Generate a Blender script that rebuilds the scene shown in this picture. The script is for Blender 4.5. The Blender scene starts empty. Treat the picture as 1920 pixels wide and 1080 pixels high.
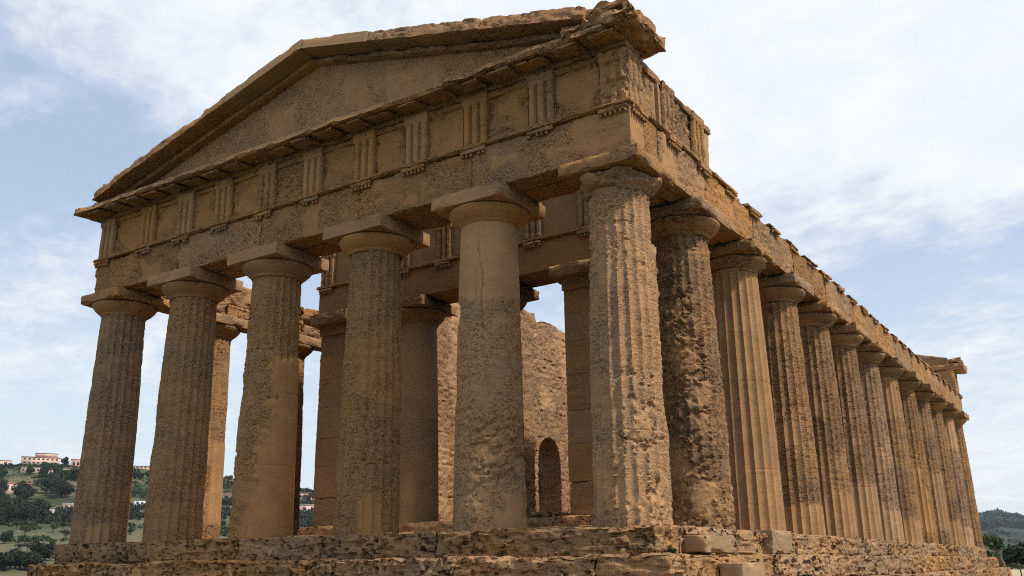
import bpy, math, random
import numpy as np
from mathutils import Vector, Matrix

random.seed(7)
SC = bpy.context.scene
COL = SC.collection
R = math.radians

# ------------------------------------------------------------------ camera
CAM = np.array([6.476, -14.041, -0.631])
YAW, PIT, ROL, FPX = 0.5793, 0.2924, -0.0103, 1722.5      # focal length in px of a 1920 wide picture
F_ = np.array([-math.sin(YAW)*math.cos(PIT), math.cos(YAW)*math.cos(PIT), math.sin(PIT)])
R0 = np.array([math.cos(YAW), math.sin(YAW), 0.0])
U0 = np.cross(R0, F_)
R_ = R0*math.cos(ROL) + U0*math.sin(ROL)
U_ = -R0*math.sin(ROL) + U0*math.cos(ROL)
cam_d = bpy.data.cameras.new('camera')
cam_d.sensor_width = 36.0
cam_d.lens = 36.0*FPX/1920.0
cam_d.clip_start = 0.1
cam_d.clip_end = 30000
cam = bpy.data.objects.new('camera', cam_d)
COL.objects.link(cam)
cam.matrix_world = Matrix([[R_[0], U_[0], -F_[0], CAM[0]],
                           [R_[1], U_[1], -F_[1], CAM[1]],
                           [R_[2], U_[2], -F_[2], CAM[2]],
                           [0, 0, 0, 1]])
SC.camera = cam


def view_dir(u, v):
    d = F_ + R_*(u-960)/FPX - U_*(v-540)/FPX
    return d/np.linalg.norm(d)


# ------------------------------------------------------------------ light
SUN_EL, SUN_AZ = R(54), R(1)        # azimuth measured from +X towards +Y
sun_dir = Vector((math.cos(SUN_EL)*math.cos(SUN_AZ), math.cos(SUN_EL)*math.sin(SUN_AZ), math.sin(SUN_EL)))
sd = bpy.data.lights.new('sun', 'SUN')
sd.energy = 3.1
sd.angle = R(5)
sd.color = (1.0, 0.93, 0.82)
sun = bpy.data.objects.new('sun', sd)
COL.objects.link(sun)
sun.rotation_euler = sun_dir.to_track_quat('Z', 'Y').to_euler()
sun.location = (40, -10, 60)


class NT:
    """small helper to wire shader nodes"""
    def __init__(self, tree):
        self.t = tree
        tree.nodes.clear()

    def n(self, kind, **kw):
        nd = self.t.nodes.new('ShaderNode'+kind)
        for k, v in kw.items():
            if k.startswith('i_'):
                key = k[2:]
                key = int(key) if key.isdigit() else key.replace('_', ' ')
                self.put(nd.inputs[key], v)
            else:
                setattr(nd, k, v)
        return nd

    def put(self, sock, v):
        if isinstance(v, bpy.types.NodeSocket):
            self.t.links.new(v, sock)
        elif isinstance(v, bpy.types.Node):
            self.t.links.new(v.outputs[0], sock)
        else:
            if hasattr(sock, 'default_value') and isinstance(v, (tuple, list)) and len(v) == 3 and sock.type == 'RGBA':
                v = (*v, 1)
            sock.default_value = v

    def math(self, op, a, b=0.0, c=None, clamp=False):
        nd = self.t.nodes.new('ShaderNodeMath')
        nd.operation = op
        nd.use_clamp = clamp
        self.put(nd.inputs[0], a)
        self.put(nd.inputs[1], b)
        if c is not None:
            self.put(nd.inputs[2], c)
        return nd.outputs[0]

    def mix(self, f, a, b, mode='MIX'):
        nd = self.t.nodes.new('ShaderNodeMix')
        nd.data_type = 'RGBA'
        nd.blend_type = mode
        nd.clamp_factor = True
        self.put(nd.inputs[0], f)
        self.put(nd.inputs[6], a)
        self.put(nd.inputs[7], b)
        return nd.outputs[2]

    def ramp(self, f, lo, hi, smooth=True):
        nd = self.t.nodes.new('ShaderNodeMapRange')
        nd.interpolation_type = 'SMOOTHSTEP' if smooth else 'LINEAR'
        self.put(nd.inputs[0], f)
        self.put(nd.inputs[1], lo)
        self.put(nd.inputs[2], hi)
        return nd.outputs[0]

    def noise(self, vec, scale, detail=4.0, rough=0.55, dist=0.0):
        nd = self.t.nodes.new('ShaderNodeTexNoise')
        self.put(nd.inputs['Vector'], vec)
        nd.inputs['Scale'].default_value = scale
        nd.inputs['Detail'].default_value = detail
        nd.inputs['Roughness'].default_value = rough
        nd.inputs['Distortion'].default_value = dist
        return nd.outputs[0]

    def mapping(self, vec, scale=(1, 1, 1), loc=(0, 0, 0)):
        nd = self.t.nodes.new('ShaderNodeMapping')
        self.put(nd.inputs['Vector'], vec)
        nd.inputs['Scale'].default_value = scale
        nd.inputs['Location'].default_value = loc
        return nd.outputs[0]


# ------------------------------------------------------------------ sky (blue sky with broken cloud)
world = bpy.data.worlds.new('World')
SC.world = world
world.use_nodes = True
w = NT(world.node_tree)
geo = w.n('TexCoord')
dirv = geo.outputs['Generated']
sky = w.n('TexSky', sky_type='NISHITA', sun_disc=False)
sky.sun_elevation = SUN_EL
sky.sun_rotation = math.pi/2 - SUN_AZ
sky.air_density = 1.0
sky.dust_density = 2.2
sky.ozone_density = 1.2
sep = w.n('SeparateXYZ', i_0=dirv)
zc = w.math('MAXIMUM', sep.outputs[2], 0.0)
den = w.math('ADD', zc, 0.16)
px_ = w.math('DIVIDE', sep.outputs[0], den)
py_ = w.math('DIVIDE', sep.outputs[1], den)
cxyz = w.n('CombineXYZ', i_0=px_, i_1=py_, i_2=0.0)
# streak direction: drawn out a little along the view from south-east to north-west
rot = w.n('VectorRotate', rotation_type='Z_AXIS', i_Vector=cxyz.outputs[0], i_Angle=0.45)
strk = w.mapping(rot.outputs[0], scale=(0.75, 1.25, 1.0), loc=(3.1, 1.7, 0.0))
n1 = w.noise(strk, 1.35, 9.0, 0.56, 0.35)
n2 = w.noise(w.mapping(cxyz.outputs[0], loc=(7.3, 2.2, 1.0)), 4.2, 10.0, 0.62, 0.5)
n3 = w.noise(w.mapping(rot.outputs[0], scale=(1.0, 1.5, 1.0), loc=(1.3, 5.2, 1.0)), 13.0, 6.0, 0.6, 0.3)


def blob(u, v, r0, r1):
    d = view_dir(u, v)
    dot = w.n('VectorMath', operation='DOT_PRODUCT', i_0=dirv, i_1=tuple(d))
    return w.ramp(dot.outputs['Value'], math.cos(R(r1)), math.cos(R(r0)))


cov = w.math('MULTIPLY_ADD', n2, 0.42, w.math('MULTIPLY_ADD', n1, 0.55, w.math('MULTIPLY', n3, 0.24)))
for (u, v, r0, r1, a) in ((1560, 120, 4, 18, 0.22), (1250, 60, 3, 14, 0.24), (700, 20, 3, 15, 0.20), (1850, 130, 2, 9, 0.12), (150, 30, 2, 9, 0.07),
                          (90, 480, 0, 6, 0.10), (1900, 820, 2, 9, 0.10),
                          (60, 270, 2, 9, -0.10), (1560, 400, 1, 8, -0.12), (1850, 500, 1, 9, -0.05),
                          (300, 130, 1, 7, 0.05), (1700, 620, 1, 7, -0.04)):
    cov = w.math('MULTIPLY_ADD', blob(u, v, r0, r1), a, cov)
mask = w.ramp(cov, 0.53, 0.84)
thin = w.math('MULTIPLY', mask, 0.95)
skyc = w.mix(1.0, sky.outputs[0], (0.135, 0.135, 0.135), 'MULTIPLY')
lowf = w.ramp(zc, 0.40, 0.02)
milk = w.mix(w.math('MULTIPLY_ADD', lowf, 0.35, 0.60), skyc, w.mix(lowf, (0.52, 0.63, 0.80), (0.70, 0.81, 0.87)))
cloudc = w.mix(w.ramp(n2, 0.35, 0.7), (0.77, 0.82, 0.89), (0.86, 0.88, 0.90))
final = w.mix(thin, milk, cloudc)
bg = w.n('Background', i_Color=final, i_Strength=0.80)
out = w.n('OutputWorld', i_Surface=bg.outputs[0])

SC.view_settings.view_transform = 'Standard'
SC.view_settings.look = 'None'
SC.view_settings.exposure = 0.52
SC.view_settings.gamma = 1.0
SC.cycles.use_denoising = False
SC.cycles.max_bounces = 6
SC.cycles.diffuse_bounces = 1
SC.cycles.filter_width = 1.1
SC.cycles.glossy_bounces = 1
SC.cycles.transparent_max_bounces = 4


# ------------------------------------------------------------------ numpy noise
def _h(ix, iy, iz, seed):
    with np.errstate(over='ignore'):
        h = (ix.astype(np.uint32)*np.uint32(374761393) + iy.astype(np.uint32)*np.uint32(668265263)
             + iz.astype(np.uint32)*np.uint32(2147483647) + np.uint32((seed*974634777 + 12345) & 0xffffffff))
        h = (h ^ (h >> np.uint32(13)))*np.uint32(1274126177)
        h = (h ^ (h >> np.uint32(15)))*np.uint32(2246822519)
        h = h ^ (h >> np.uint32(16))
    return h.astype(np.float64)/4294967295.0


def vnoise(p, seed=0):
    i = np.floor(p).astype(np.int64)
    f = p - i
    f = f*f*f*(f*(f*6-15)+10)
    i = i + 100000
    x, y, z = i[:, 0], i[:, 1], i[:, 2]
    r = 0
    for dx in (0, 1):
        wx = f[:, 0] if dx else 1-f[:, 0]
        for dy in (0, 1):
            wy = f[:, 1] if dy else 1-f[:, 1]
            for dz in (0, 1):
                wz = f[:, 2] if dz else 1-f[:, 2]
                r = r + wx*wy*wz*_h(x+dx, y+dy, z+dz, seed)
    return r


def fbm(p, octs=4, seed=0, gain=0.5):
    a, s, t = 1.0, 0.0, 0.0
    q = np.array(p, float)
    for k in range(octs):
        s = s + a*vnoise(q, seed+k*17)
        t += a
        a *= gain
        q = q*2.03 + 11.3
    return s/t


def sst(x, a, b):
    t = np.clip((x-a)/(b-a), 0, 1)
    return t*t*(3-2*t)


# ------------------------------------------------------------------ mesh helpers
def mesh_np(name, verts, quads, mat=None, smooth=True, attr=None, sharp=None):
    me = bpy.data.meshes.new(name)
    verts = np.asarray(verts, np.float32)
    quads = np.asarray(quads, np.int32)
    nq, k = quads.shape
    me.vertices.add(len(verts))
    me.vertices.foreach_set('co', verts.ravel())
    me.loops.add(nq*k)
    me.loops.foreach_set('vertex_index', quads.ravel())
    me.polygons.add(nq)
    me.polygons.foreach_set('loop_start', np.arange(0, nq*k, k, dtype=np.int32))
    me.update(calc_edges=True)
    if attr is not None:
        a = me.attributes.new('smooth', 'FLOAT', 'POINT')
        a.data.foreach_set('value', np.asarray(attr, np.float32))
    if smooth:
        me.polygons.foreach_set('use_smooth', np.ones(nq, bool))
        if sharp:
            me.set_sharp_from_angle(angle=sharp)
    if mat:
        me.materials.append(mat)
    me.validate()
    return me


def link(name, me, parent=None, loc=(0, 0, 0)):
    o = bpy.data.objects.new(name, me)
    COL.objects.link(o)
    if parent is not None:
        o.parent = parent
    o.location = loc
    return o


def thing(name, loc, label, cat, group=None, rotz=0):
    o = bpy.data.objects.new(name, None)
    COL.objects.link(o)
    o.location = loc
    o.rotation_euler = (0, 0, rotz)
    o.empty_display_size = 0.3
    o['label'] = label
    o['category'] = cat
    if group:
        o['group'] = group
    return o


def tag(o, label, cat, group=None):
    o['label'] = label
    o['category'] = cat
    if group:
        o['group'] = group
    return o


def grid_box(lo, hi, res):
    """closed box surface as a fine welded grid -> verts, quads, normals per vertex"""
    lo = np.array(lo, float)
    hi = np.array(hi, float)
    res = np.array(res if hasattr(res, '__len__') else (res,)*3, float)
    n = np.maximum(1, np.round((hi-lo)/res).astype(int))
    V, Q, NR = [], [], []
    base = 0
    for ax in range(3):
        a, b = [(1, 2), (2, 0), (0, 1)][ax]
        for side in (0, 1):
            ia, ib = np.meshgrid(np.arange(n[a]+1), np.arange(n[b]+1), indexing='ij')
            idx = np.zeros((ia.size, 3), int)
            idx[:, a] = ia.ravel()
            idx[:, b] = ib.ravel()
            idx[:, ax] = n[ax] if side else 0
            nr = np.zeros((ia.size, 3))
            nr[:, ax] = 1 if side else -1
            k = (np.arange(n[a])[:, None]*(n[b]+1) + np.arange(n[b])[None, :]).ravel()
            q = np.stack([k, k+n[b]+1, k+n[b]+2, k+1], 1)
            if not side:
                q = q[:, ::-1]
            V.append(idx)
            NR.append(nr)
            Q.append(q+base)
            base += len(idx)
    V = np.concatenate(V)
    NR = np.concatenate(NR)
    Q = np.concatenate(Q)
    key = (V[:, 0]*(n[1]+1)+V[:, 1])*(n[2]+1)+V[:, 2]
    u, first, inv = np.unique(key, return_index=True, return_inverse=True)
    N = np.zeros((len(u), 3))
    np.add.at(N, inv, NR)
    N /= np.linalg.norm(N, axis=1)[:, None]
    P = lo + V[first]*(hi-lo)/n
    return P, inv[Q], N


def edge_pull(P, lo, hi, width):
    """distance of a surface point to the nearest box edge and the second outward normal"""
    lo = np.array(lo, float)
    hi = np.array(hi, float)
    a = P-lo
    b = hi-P
    d = np.minimum(a, b)
    sg = np.where(a < b, -1.0, 1.0)
    order = np.argsort(d, axis=1)
    i1 = order[:, 1]
    d2 = d[np.arange(len(P)), i1]
    n2 = np.zeros_like(P)
    n2[np.arange(len(P)), i1] = sg[np.arange(len(P)), i1]
    return np.exp(-(d2/width)**2), n2


def erode(P, N, lo, hi, seed, amp=0.012, edge=0.03, pits=0.0, strata=0.0, big=0.0, bigf=1.0, ew=0.06, pitf=14.0, keep=None):
    """weathering of a stone block: undulation, broken edges, pits and bedding ledges"""
    off = np.array([seed*3.17 % 50, seed*7.31 % 50, seed*1.93 % 50])
    d = amp*2*(fbm((P+off)*3.0, 4, seed)-0.5)
    if big:
        d = d - big*sst(fbm((P+off)*bigf, 3, seed+3), 0.5, 0.72)
    if strata:
        q = (P+off)*np.array([1.3, 1.3, 8.0])
        d = d - strata*sst(fbm(q, 3, seed+5), 0.48, 0.60)
    if pits:
        q = (P+off)*np.array([pitf, pitf, pitf*1.25])
        reg = sst(fbm((P+off)*1.4, 3, seed+8), 0.38, 0.6)
        d = d - pits*1.3*sst(vnoise(q, seed+9), 0.58, 0.74)*reg
    k, n2 = edge_pull(P, lo, hi, ew)
    e = edge*k*(0.25+1.5*sst(fbm((P+off)*2.6, 4, seed+11), 0.40, 0.70))
    if keep is not None:
        d = d*keep
        e = e*keep
    return P + N*d[:, None] - (N+n2)*(e*0.6)[:, None]


def block(name, lo, hi, res, mat, parent, seed, warp=None, smooth_fn=None, shade=True, sharp=0.7, **kw):
    """one weathered stone block as a mesh of its own"""
    P, Q, N = grid_box(lo, hi, res)
    sm = np.zeros(len(P)) if smooth_fn is None else np.clip(smooth_fn(P), 0, 1)
    keep = 1-0.85*sm
    V = erode(P, N, lo, hi, seed, keep=keep, **kw)
    if warp is not None:
        V = warp(V, P)
    o = np.array([(lo[0]+hi[0])/2, (lo[1]+hi[1])/2, lo[2]])
    me = mesh_np(name, V-o, Q, mat, shade, sm, sharp)
    T = np.array(parent.location) if parent is not None else np.zeros(3)
    return link(name, me, parent, tuple(o-T))


def patches(lst, seed, soft=0.05, wob=0.35):
    """noisy patches of smooth mortar: (x0,x1,y0,y1,z0,z1) boxes in scene coordinates"""
    def f(P):
        m = np.zeros(len(P))
        w_ = (fbm(P*1.9, 4, seed)-0.5)*2*wob
        for b in lst:
            d = np.full(len(P), 1e9)
            for ax in range(3):
                if b[2*ax] is not None:
                    d = np.minimum(d, P[:, ax]-b[2*ax])
                    d = np.minimum(d, b[2*ax+1]-P[:, ax])
            m = np.maximum(m, sst(d+w_, -soft, soft))
        return m
    return f


def blotch(seed, f=0.8, lo=0.55, hi=0.60):
    def g(P):
        return sst(fbm(P*f, 4, seed), lo, hi)
    return g


# ------------------------------------------------------------------ stone materials
def stone(name, c_mid, c_dark, c_grey, c_plaster, speck=0.75, pit=0.75, crust=0.55, bump=0.6, orange=(0.42, 0.235, 0.10), fine=1.0, dscale=1.0):
    m = bpy.data.materials.new(name)
    m.use_nodes = True
    t = NT(m.node_tree)
    pos = t.n('NewGeometry').outputs['Position']
    bs = t.n('BsdfPrincipled')
    o = t.n('OutputMaterial', i_Surface=bs.outputs[0])
    att = t.n('Attribute', attribute_name='smooth', attribute_type='GEOMETRY').outputs['Fac']
    big = t.noise(pos, 0.55*dscale, 5, 0.6, 0.4)
    mid = t.noise(t.mapping(pos, (1, 1, 1.7), (3, 1, 5)), 2.3*dscale, 6, 0.65, 0.3)
    lay = t.noise(t.mapping(pos, (1, 1, 4.5), (9, 2, 0)), 2.6*dscale, 6, 0.7, 0.5)
    fin = t.noise(t.mapping(pos, (1, 1, 1.4)), 17*fine, 4, 0.7)
    grn = t.noise(pos, 27, 3, 0.75)
    pn = t.noise(t.mapping(pos, (1, 1, 1.9), (4, 4, 4)), 11.5*fine, 4, 0.62, 0.6)
    c = t.mix(t.ramp(big, 0.36, 0.66), c_mid, c_grey)
    c = t.mix(t.math('MULTIPLY', t.ramp(mid, 0.48, 0.72), 0.75), c, orange)
    c = t.mix(t.math('MULTIPLY', t.ramp(lay, 0.50, 0.72), crust), c, c_dark)
    reg = t.ramp(t.noise(t.mapping(pos, (1, 1, 2.2), (2, 8, 1)), 1.25*dscale, 6, 0.68, 0.7), 0.40, 0.62)
    c = t.mix(t.math('MULTIPLY', t.math('MULTIPLY', t.ramp(fin, 0.50, 0.68), speck), t.math('MULTIPLY_ADD', reg, 0.85, 0.15)), c, tuple(x*0.55 for x in c_dark))
    hole = t.math('MULTIPLY', t.ramp(pn, 0.54, 0.63), t.ramp(t.noise(pos, 1.3, 4, 0.6), 0.40, 0.56))
    c = t.mix(t.math('MULTIPLY', hole, pit), c, tuple(x*0.5 for x in c_dark))
    c = t.mix(t.math('MULTIPLY', t.ramp(grn, 0.52, 0.72), 0.5), c, tuple(min(1, x*1.35) for x in c_mid))
    c = t.mix(t.math('MULTIPLY', t.math('MULTIPLY', t.ramp(grn, 0.46, 0.30), 0.5*speck), reg), c, c_dark)
    # grey lichen in blotches
    lich = t.math('MULTIPLY', t.ramp(t.noise(pos, 1.15, 7, 0.72, 0.6), 0.55, 0.70), 0.40)
    c = t.mix(lich, c, c_grey)
    pl = t.mix(t.ramp(t.noise(pos, 1.6, 5, 0.6), 0.3, 0.75), c_plaster, tuple(x*0.72 for x in c_plaster))
    pl = t.mix(t.math('MULTIPLY', t.ramp(t.noise(t.mapping(pos, (1, 1, 0.25)), 5.5, 5, 0.65), 0.5, 0.8), 0.30), pl, c_grey)
    pl = t.mix(t.math('MULTIPLY', t.ramp(fin, 0.60, 0.75), 0.3), pl, c_dark)
    c = t.mix(t.math('MULTIPLY', att, t.math('MULTIPLY_ADD', t.ramp(mid, 0.62, 0.40), 0.30, 0.66)), c, pl)
    oi = t.n('ObjectInfo').outputs['Random']
    hs = t.n('HueSaturation', i_Color=c)
    t.put(hs.inputs['Value'], t.math('MULTIPLY_ADD', oi, 0.20, 0.90))
    t.put(hs.inputs['Saturation'], t.math('MULTIPLY_ADD', t.math('FRACT', t.math('MULTIPLY', oi, 7.31)), 0.16, 0.92))
    c = hs.outputs[0]
    hgt = t.math('MULTIPLY_ADD', fin, 0.55, t.math('MULTIPLY', lay, 0.5))
    hgt = t.math('MULTIPLY_ADD', hole, -0.6, hgt)
    hgt = t.math('MULTIPLY_ADD', grn, 0.18, hgt)
    st = t.math('MULTIPLY_ADD', att, -0.8*bump, bump)
    bp = t.n('Bump', i_Height=hgt, i_Strength=st)
    bp.inputs['Distance'].default_value = 0.07
    t.put(bs.inputs['Base Color'], c)
    bs.inputs['Roughness'].default_value = 0.93
    bs.inputs['Specular IOR Level'].default_value = 0.15
    t.put(bs.inputs['Normal'], bp.outputs[0])
    return m


PL = (0.46, 0.242, 0.102)
S_FRONT = stone('weathered_limestone', (0.455, 0.240, 0.102), (0.105, 0.050, 0.022), (0.340, 0.198, 0.100), PL, speck=0.6, pit=0.55, crust=0.45, bump=0.9, fine=1.35, orange=(0.36, 0.165, 0.062))
S_SHAFT = stone('worn_column_stone', (0.450, 0.243, 0.108), (0.105, 0.052, 0.024), (0.345, 0.207, 0.110), (0.465, 0.252, 0.112), speck=0.5, pit=0.42, crust=0.42, bump=0.8, fine=1.5, orange=(0.30, 0.165, 0.07))
S_FLANK = stone('mottled_flank_stone', (0.38, 0.210, 0.096), (0.070, 0.035, 0.018), (0.21, 0.130, 0.072), (0.47, 0.265, 0.126), speck=0.8, pit=0.7, crust=0.95, bump=0.8, orange=(0.33, 0.18, 0.075))
S_STEP = stone('porous_step_stone', (0.42, 0.226, 0.100), (0.095, 0.044, 0.020), (0.28, 0.178, 0.095), (0.44, 0.262, 0.13), speck=0.8, pit=0.95, crust=0.62, bump=1.0, fine=0.7, orange=(0.35, 0.19, 0.085))
S_NEW = stone('dressed_pale_stone', (0.35, 0.205, 0.098), (0.15, 0.083, 0.042), (0.28, 0.18, 0.098), (0.37, 0.222, 0.108), speck=0.35, pit=0.15, crust=0.3, bump=0.25)
S_IN = stone('inner_wall_stone', (0.43, 0.232, 0.104), (0.11, 0.06, 0.028), (0.33, 0.19, 0.10), (0.48, 0.275, 0.13), speck=0.75, pit=0.7, crust=0.7, bump=1.0, orange=(0.40, 0.21, 0.09))
S_PRO = stone('porch_stone', (0.35, 0.192, 0.084), (0.12, 0.063, 0.028), (0.27, 0.162, 0.082), (0.37, 0.205, 0.090), speck=0.4, pit=0.25, crust=0.35, bump=0.5, orange=(0.32, 0.175, 0.075))

# ------------------------------------------------------------------ temple
W, L = 16.91, 39.42
INS = 0.75
FX = [-0.75, -3.754, -6.859, -10.054, -13.156, -16.16]
FY = [0.75, 3.754, 6.863] + [6.863+3.21175*k for k in range(1, 9)] + [35.666, 38.67]
XL, XR = -16.79, -0.12            # outer faces of the entablature
YF, YB = 0.12, L-0.12
Z_AB, Z_TA, Z_FR = 6.67, 7.62, 8.87
TEMPLE = thing('temple', (-W/2, L/2, -2.0), 'large ochre stone Doric temple with fluted columns and a triangular pediment on worn steps', 'temple')
TL = np.array(TEMPLE.location)


# ---- stepped base: each course is laid in blocks
def course(name, x0, x1, y0, y1, z0, z1, depth, res, mat, seed, lens, pits, front_res=0.022, prot=0.016, top=0.012):
    rnd = random.Random(seed)
    k = 0
    # south-facing (front) row
    x = x0
    while x < x1-0.05:
        l = rnd.uniform(*lens)
        if x1-x-l < 0.7:
            l = x1-x
        dp = rnd.uniform(-prot, prot)
        tz = rnd.uniform(-top, 0)
        k += 1
        block(name, (x+0.0005, y0+dp, z0-0.07), (x+l-0.0005, y0+depth, z1+tz), (front_res*1.2, 0.06, front_res), mat, TEMPLE, seed*100+k,
              amp=0.022, edge=0.024, pits=pits, strata=0.04, big=0.07, bigf=1.7, ew=0.05, pitf=10)
        x += l
    # right flank row
    y = y0+depth+0.01
    while y < y1-0.05:
        l = rnd.uniform(*lens)
        if y1-y-l < 0.7:
            l = y1-y
        dp = rnd.uniform(-prot*1.5, prot)
        tz = rnd.uniform(-top*2, 0)
        k += 1
        rr = 0.028 if y < 12 else 0.05
        block(name, (x1-depth, y+0.003, z0-0.07), (x1+dp, y+l-0.003, z1+tz), (0.06, rr, rr), mat, TEMPLE, seed*100+k,
              amp=0.02, edge=0.06, pits=pits, strata=0.035, big=0.08, bigf=1.7, ew=0.06, pitf=10)
        y += l


block('platform', (-W+0.9, 0.95, -2.4), (-0.95, L-0.5, -0.012), 0.6, S_STEP, TEMPLE, 901, amp=0.0, edge=0.0)
course('stylobate_block', -W, 0.0, 0.0, L, -0.47, 0.0, 1.0, 0.03, S_STEP, 3, (2.4, 5.0), 0.07)
course('step_block', -W-0.42, 0.42, -0.42, L+0.42, -0.985, -0.475, 0.6, 0.03, S_STEP, 4, (2.4, 5.0), 0.075)
course('lower_step_block', -W-0.84, 0.86, -0.84, L+0.84, -1.50, -0.99, 0.6, 0.04, S_STEP, 5, (1.2, 2.4), 0.05, front_res=0.04)
course('bottom_step_block', -W-1.26, 1.30, -1.26, L+1.26, -2.05, -1.505, 0.6, 0.05, S_STEP, 6, (1.2, 2.4), 0.0, front_res=0.08)
# left side and rear edge of the base
for i, (o, z0, z1) in enumerate(((0, -0.47, 0), (0.42, -0.985, -0.475), (0.84, -1.5, -0.99), (1.26, -2.05, -1.505))):
    block('step_course', (-W-o, 0.62-o+0.4, z0), (-W-o+0.95, L+o, z1-0.01), 0.12, S_STEP, TEMPLE, 920+i, amp=0.02, edge=0.05)
    block('step_course', (-W-o+0.96, L+o-0.6, z0), (o-1.02, L+o, z1-0.012), 0.2, S_STEP, TEMPLE, 930+i, amp=0.02, edge=0.05)


# ---- columns
def ang_cam(cx, cy):
    return math.atan2(CAM[1]-cy, CAM[0]-cx)


def shaft_mesh(name, seed, mat, phi0=0.0, h=6.09, r0=0.715, r1=0.585, nth=160, nz=150, ero=0.02, strata=0.0, flute=0.045,
               sm=(), regions=(), plain=(), rot=0.0, joints=(1.55, 3.2, 4.75), pit=0.012, fill=0.0, cracks=()):
    """sm: smooth repaired patches; regions: deeper wear; plain: no flutes. Each (d0,d1,z0,z1[,amount]) with d the angle
    from the direction phi0 counter-clockwise."""
    th = np.arange(nth)*2*math.pi/nth
    zs = np.linspace(-0.06, h, nz)
    for j in joints:
        zs = np.concatenate([zs, [j-0.012, j, j+0.012]])
    zs = np.sort(zs)
    nz = len(zs)
    TH, Z = np.meshgrid(th, zs)
    TH, Z = TH.ravel(), Z.ravel()
    t = Z/h
    Rr = r0+(r1-r0)*t + 0.014*np.sin(math.pi*t)
    P = np.stack([np.cos(TH)*Rr, np.sin(TH)*Rr, Z], 1)
    off = np.array([seed*5.3 % 60, seed*2.9 % 60, seed*9.7 % 60])
    D = (TH-phi0+math.pi) % (2*math.pi)-math.pi
    wob = (fbm((P+off)*1.6, 4, seed+1)-0.5)

    wob2 = (fbm((P+off)*9.0, 3, seed+21)-0.5)*0.5

    def area(lst, soft, wa, wz):
        m = np.zeros(len(P))
        for b in lst:
            d = np.minimum(np.minimum(D-b[0], b[1]-D)*0.66, np.minimum(Z-b[2], b[3]-Z))
            a = sst(d+wob*wa+wob2*min(wa, 0.5), -soft, soft)*(b[4] if len(b) > 4 else 1.0)
            m = np.maximum(m, a)
        return m
    smooth = area(sm, 0.07, 0.7, 0.4)
    plainm = area(plain, 0.08, 0.3, 0.2)
    wear = area(regions, 0.25, 1.2, 0.8)
    n_low = fbm((P+off)*1.1, 4, seed+2)
    n_mid = fbm((P+off)*np.array([4, 4, 5.5]), 4, seed+3)
    wq = (fbm((P+off)*2.2, 3, seed+12)-0.5)[:, None]*np.array([0.5, 0.5, 0.9])
    n_str = fbm((P+off+wq)*np.array([2.8, 2.8, 8.0]), 5, seed+4, 0.62)
    n_pit = fbm((P+off)*np.array([11, 11, 15]), 2, seed+6, 0.6)
    E = ero*(1.6*sst(n_low, 0.38, 0.75) + 0.8*(n_mid-0.4)) + strata*sst(n_str, 0.44, 0.58)
    E = E + wear*(0.025 + 0.045*sst(n_str, 0.46, 0.51) + 0.025*sst(n_str, 0.55, 0.60) + 0.03*(n_mid-0.5)*2)
    E = E + pit*1.3*sst(n_pit, 0.54, 0.68)*(0.4+wear)
    E = np.maximum(E, -0.005)*(1-0.93*smooth) + fill*smooth
    if fill:
        plainm = np.maximum(plainm, smooth)
    for j in joints:
        E = E + 0.010*np.exp(-((Z-j)/0.010)**2)*sst(fbm((P+off)*1.3, 2, seed+31), 0.35, 0.6)
    for (d0, za, zb, dep) in cracks:
        cr = np.exp(-((D-d0-wob*0.35-wob2*0.12)/0.022)**2)*sst(Z, za, za+0.3)*sst(zb-Z, 0, 0.5)
        E = E+dep*cr
        smooth = smooth*(1-cr)
    ft = ((TH+rot)*20/(2*math.pi)) % 1.0
    fl = flute*(1-(2*ft-1)**2)*np.clip(1.15-E/0.14, 0.0, 1)*(1-plainm)*(Rr/r0)
    fl = fl*(1-sst(Z, h-0.10, h-0.02))
    r = Rr-np.maximum(E, fl+E*0.6)
    V = np.stack([np.cos(TH)*r, np.sin(TH)*r, Z], 1)
    i = np.arange(nth)
    q = []
    for k in range(nz-1):
        a = k*nth
        q.append(np.stack([a+i, a+(i+1) % nth, a+nth+(i+1) % nth, a+nth+i], 1))
    return mesh_np(name, V, np.concatenate(q), mat, True, smooth, 0.55)


def lathe_mesh(name, prof, mat, seed, amp=0.01, nth=72, smooth=0.7, wear=0.0):
    prof = np.array(prof)
    th = np.arange(nth)*2*math.pi/nth
    TH, K = np.meshgrid(th, np.arange(len(prof)))
    TH, K = TH.ravel(), K.ravel()
    r, z = prof[K, 0], prof[K, 1]
    P = np.stack([np.cos(TH)*r, np.sin(TH)*r, z], 1)
    d = amp*2*(fbm((P+seed)*3, 4, seed)-0.5)
    if wear:
        d = d-wear*sst(fbm((P+seed)*2.2, 4, seed+2), 0.5, 0.66)
    r = r+d
    V = np.stack([np.cos(TH)*r, np.sin(TH)*r, z], 1)
    i = np.arange(nth)
    q = [np.stack([k*nth+i, k*nth+(i+1) % nth, (k+1)*nth+(i+1) % nth, (k+1)*nth+i], 1) for k in range(len(prof)-1)]
    sm = np.clip(smooth-1.6*(fbm((P+seed)*1.7, 4, seed+7)-0.45), 0, 1)
    return mesh_np(name, V, np.concatenate(q), mat, True, sm, 0.9)


def ech_prof(r1, rmax, z0, z1):
    p = [(r1-0.002, z0-0.05), (r1+0.012, z0-0.045), (r1+0.012, z0-0.02), (r1+0.028, z0-0.018), (r1+0.028, z0+0.004)]
    for k in range(11):
        t = k/10
        p.append((r1+0.03+(rmax-r1-0.03)*(0.55*t+0.45*math.sin(t*math.pi/2)), z0+0.008+(z1-z0-0.075)*t**1.12))
    p += [(rmax+0.012, z1-0.045), (rmax+0.006, z1-0.022), (rmax-0.03, z1-0.004), (rmax-0.3, z1)]
    return p


NECK, AB0 = 6.08, 6.375


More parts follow.
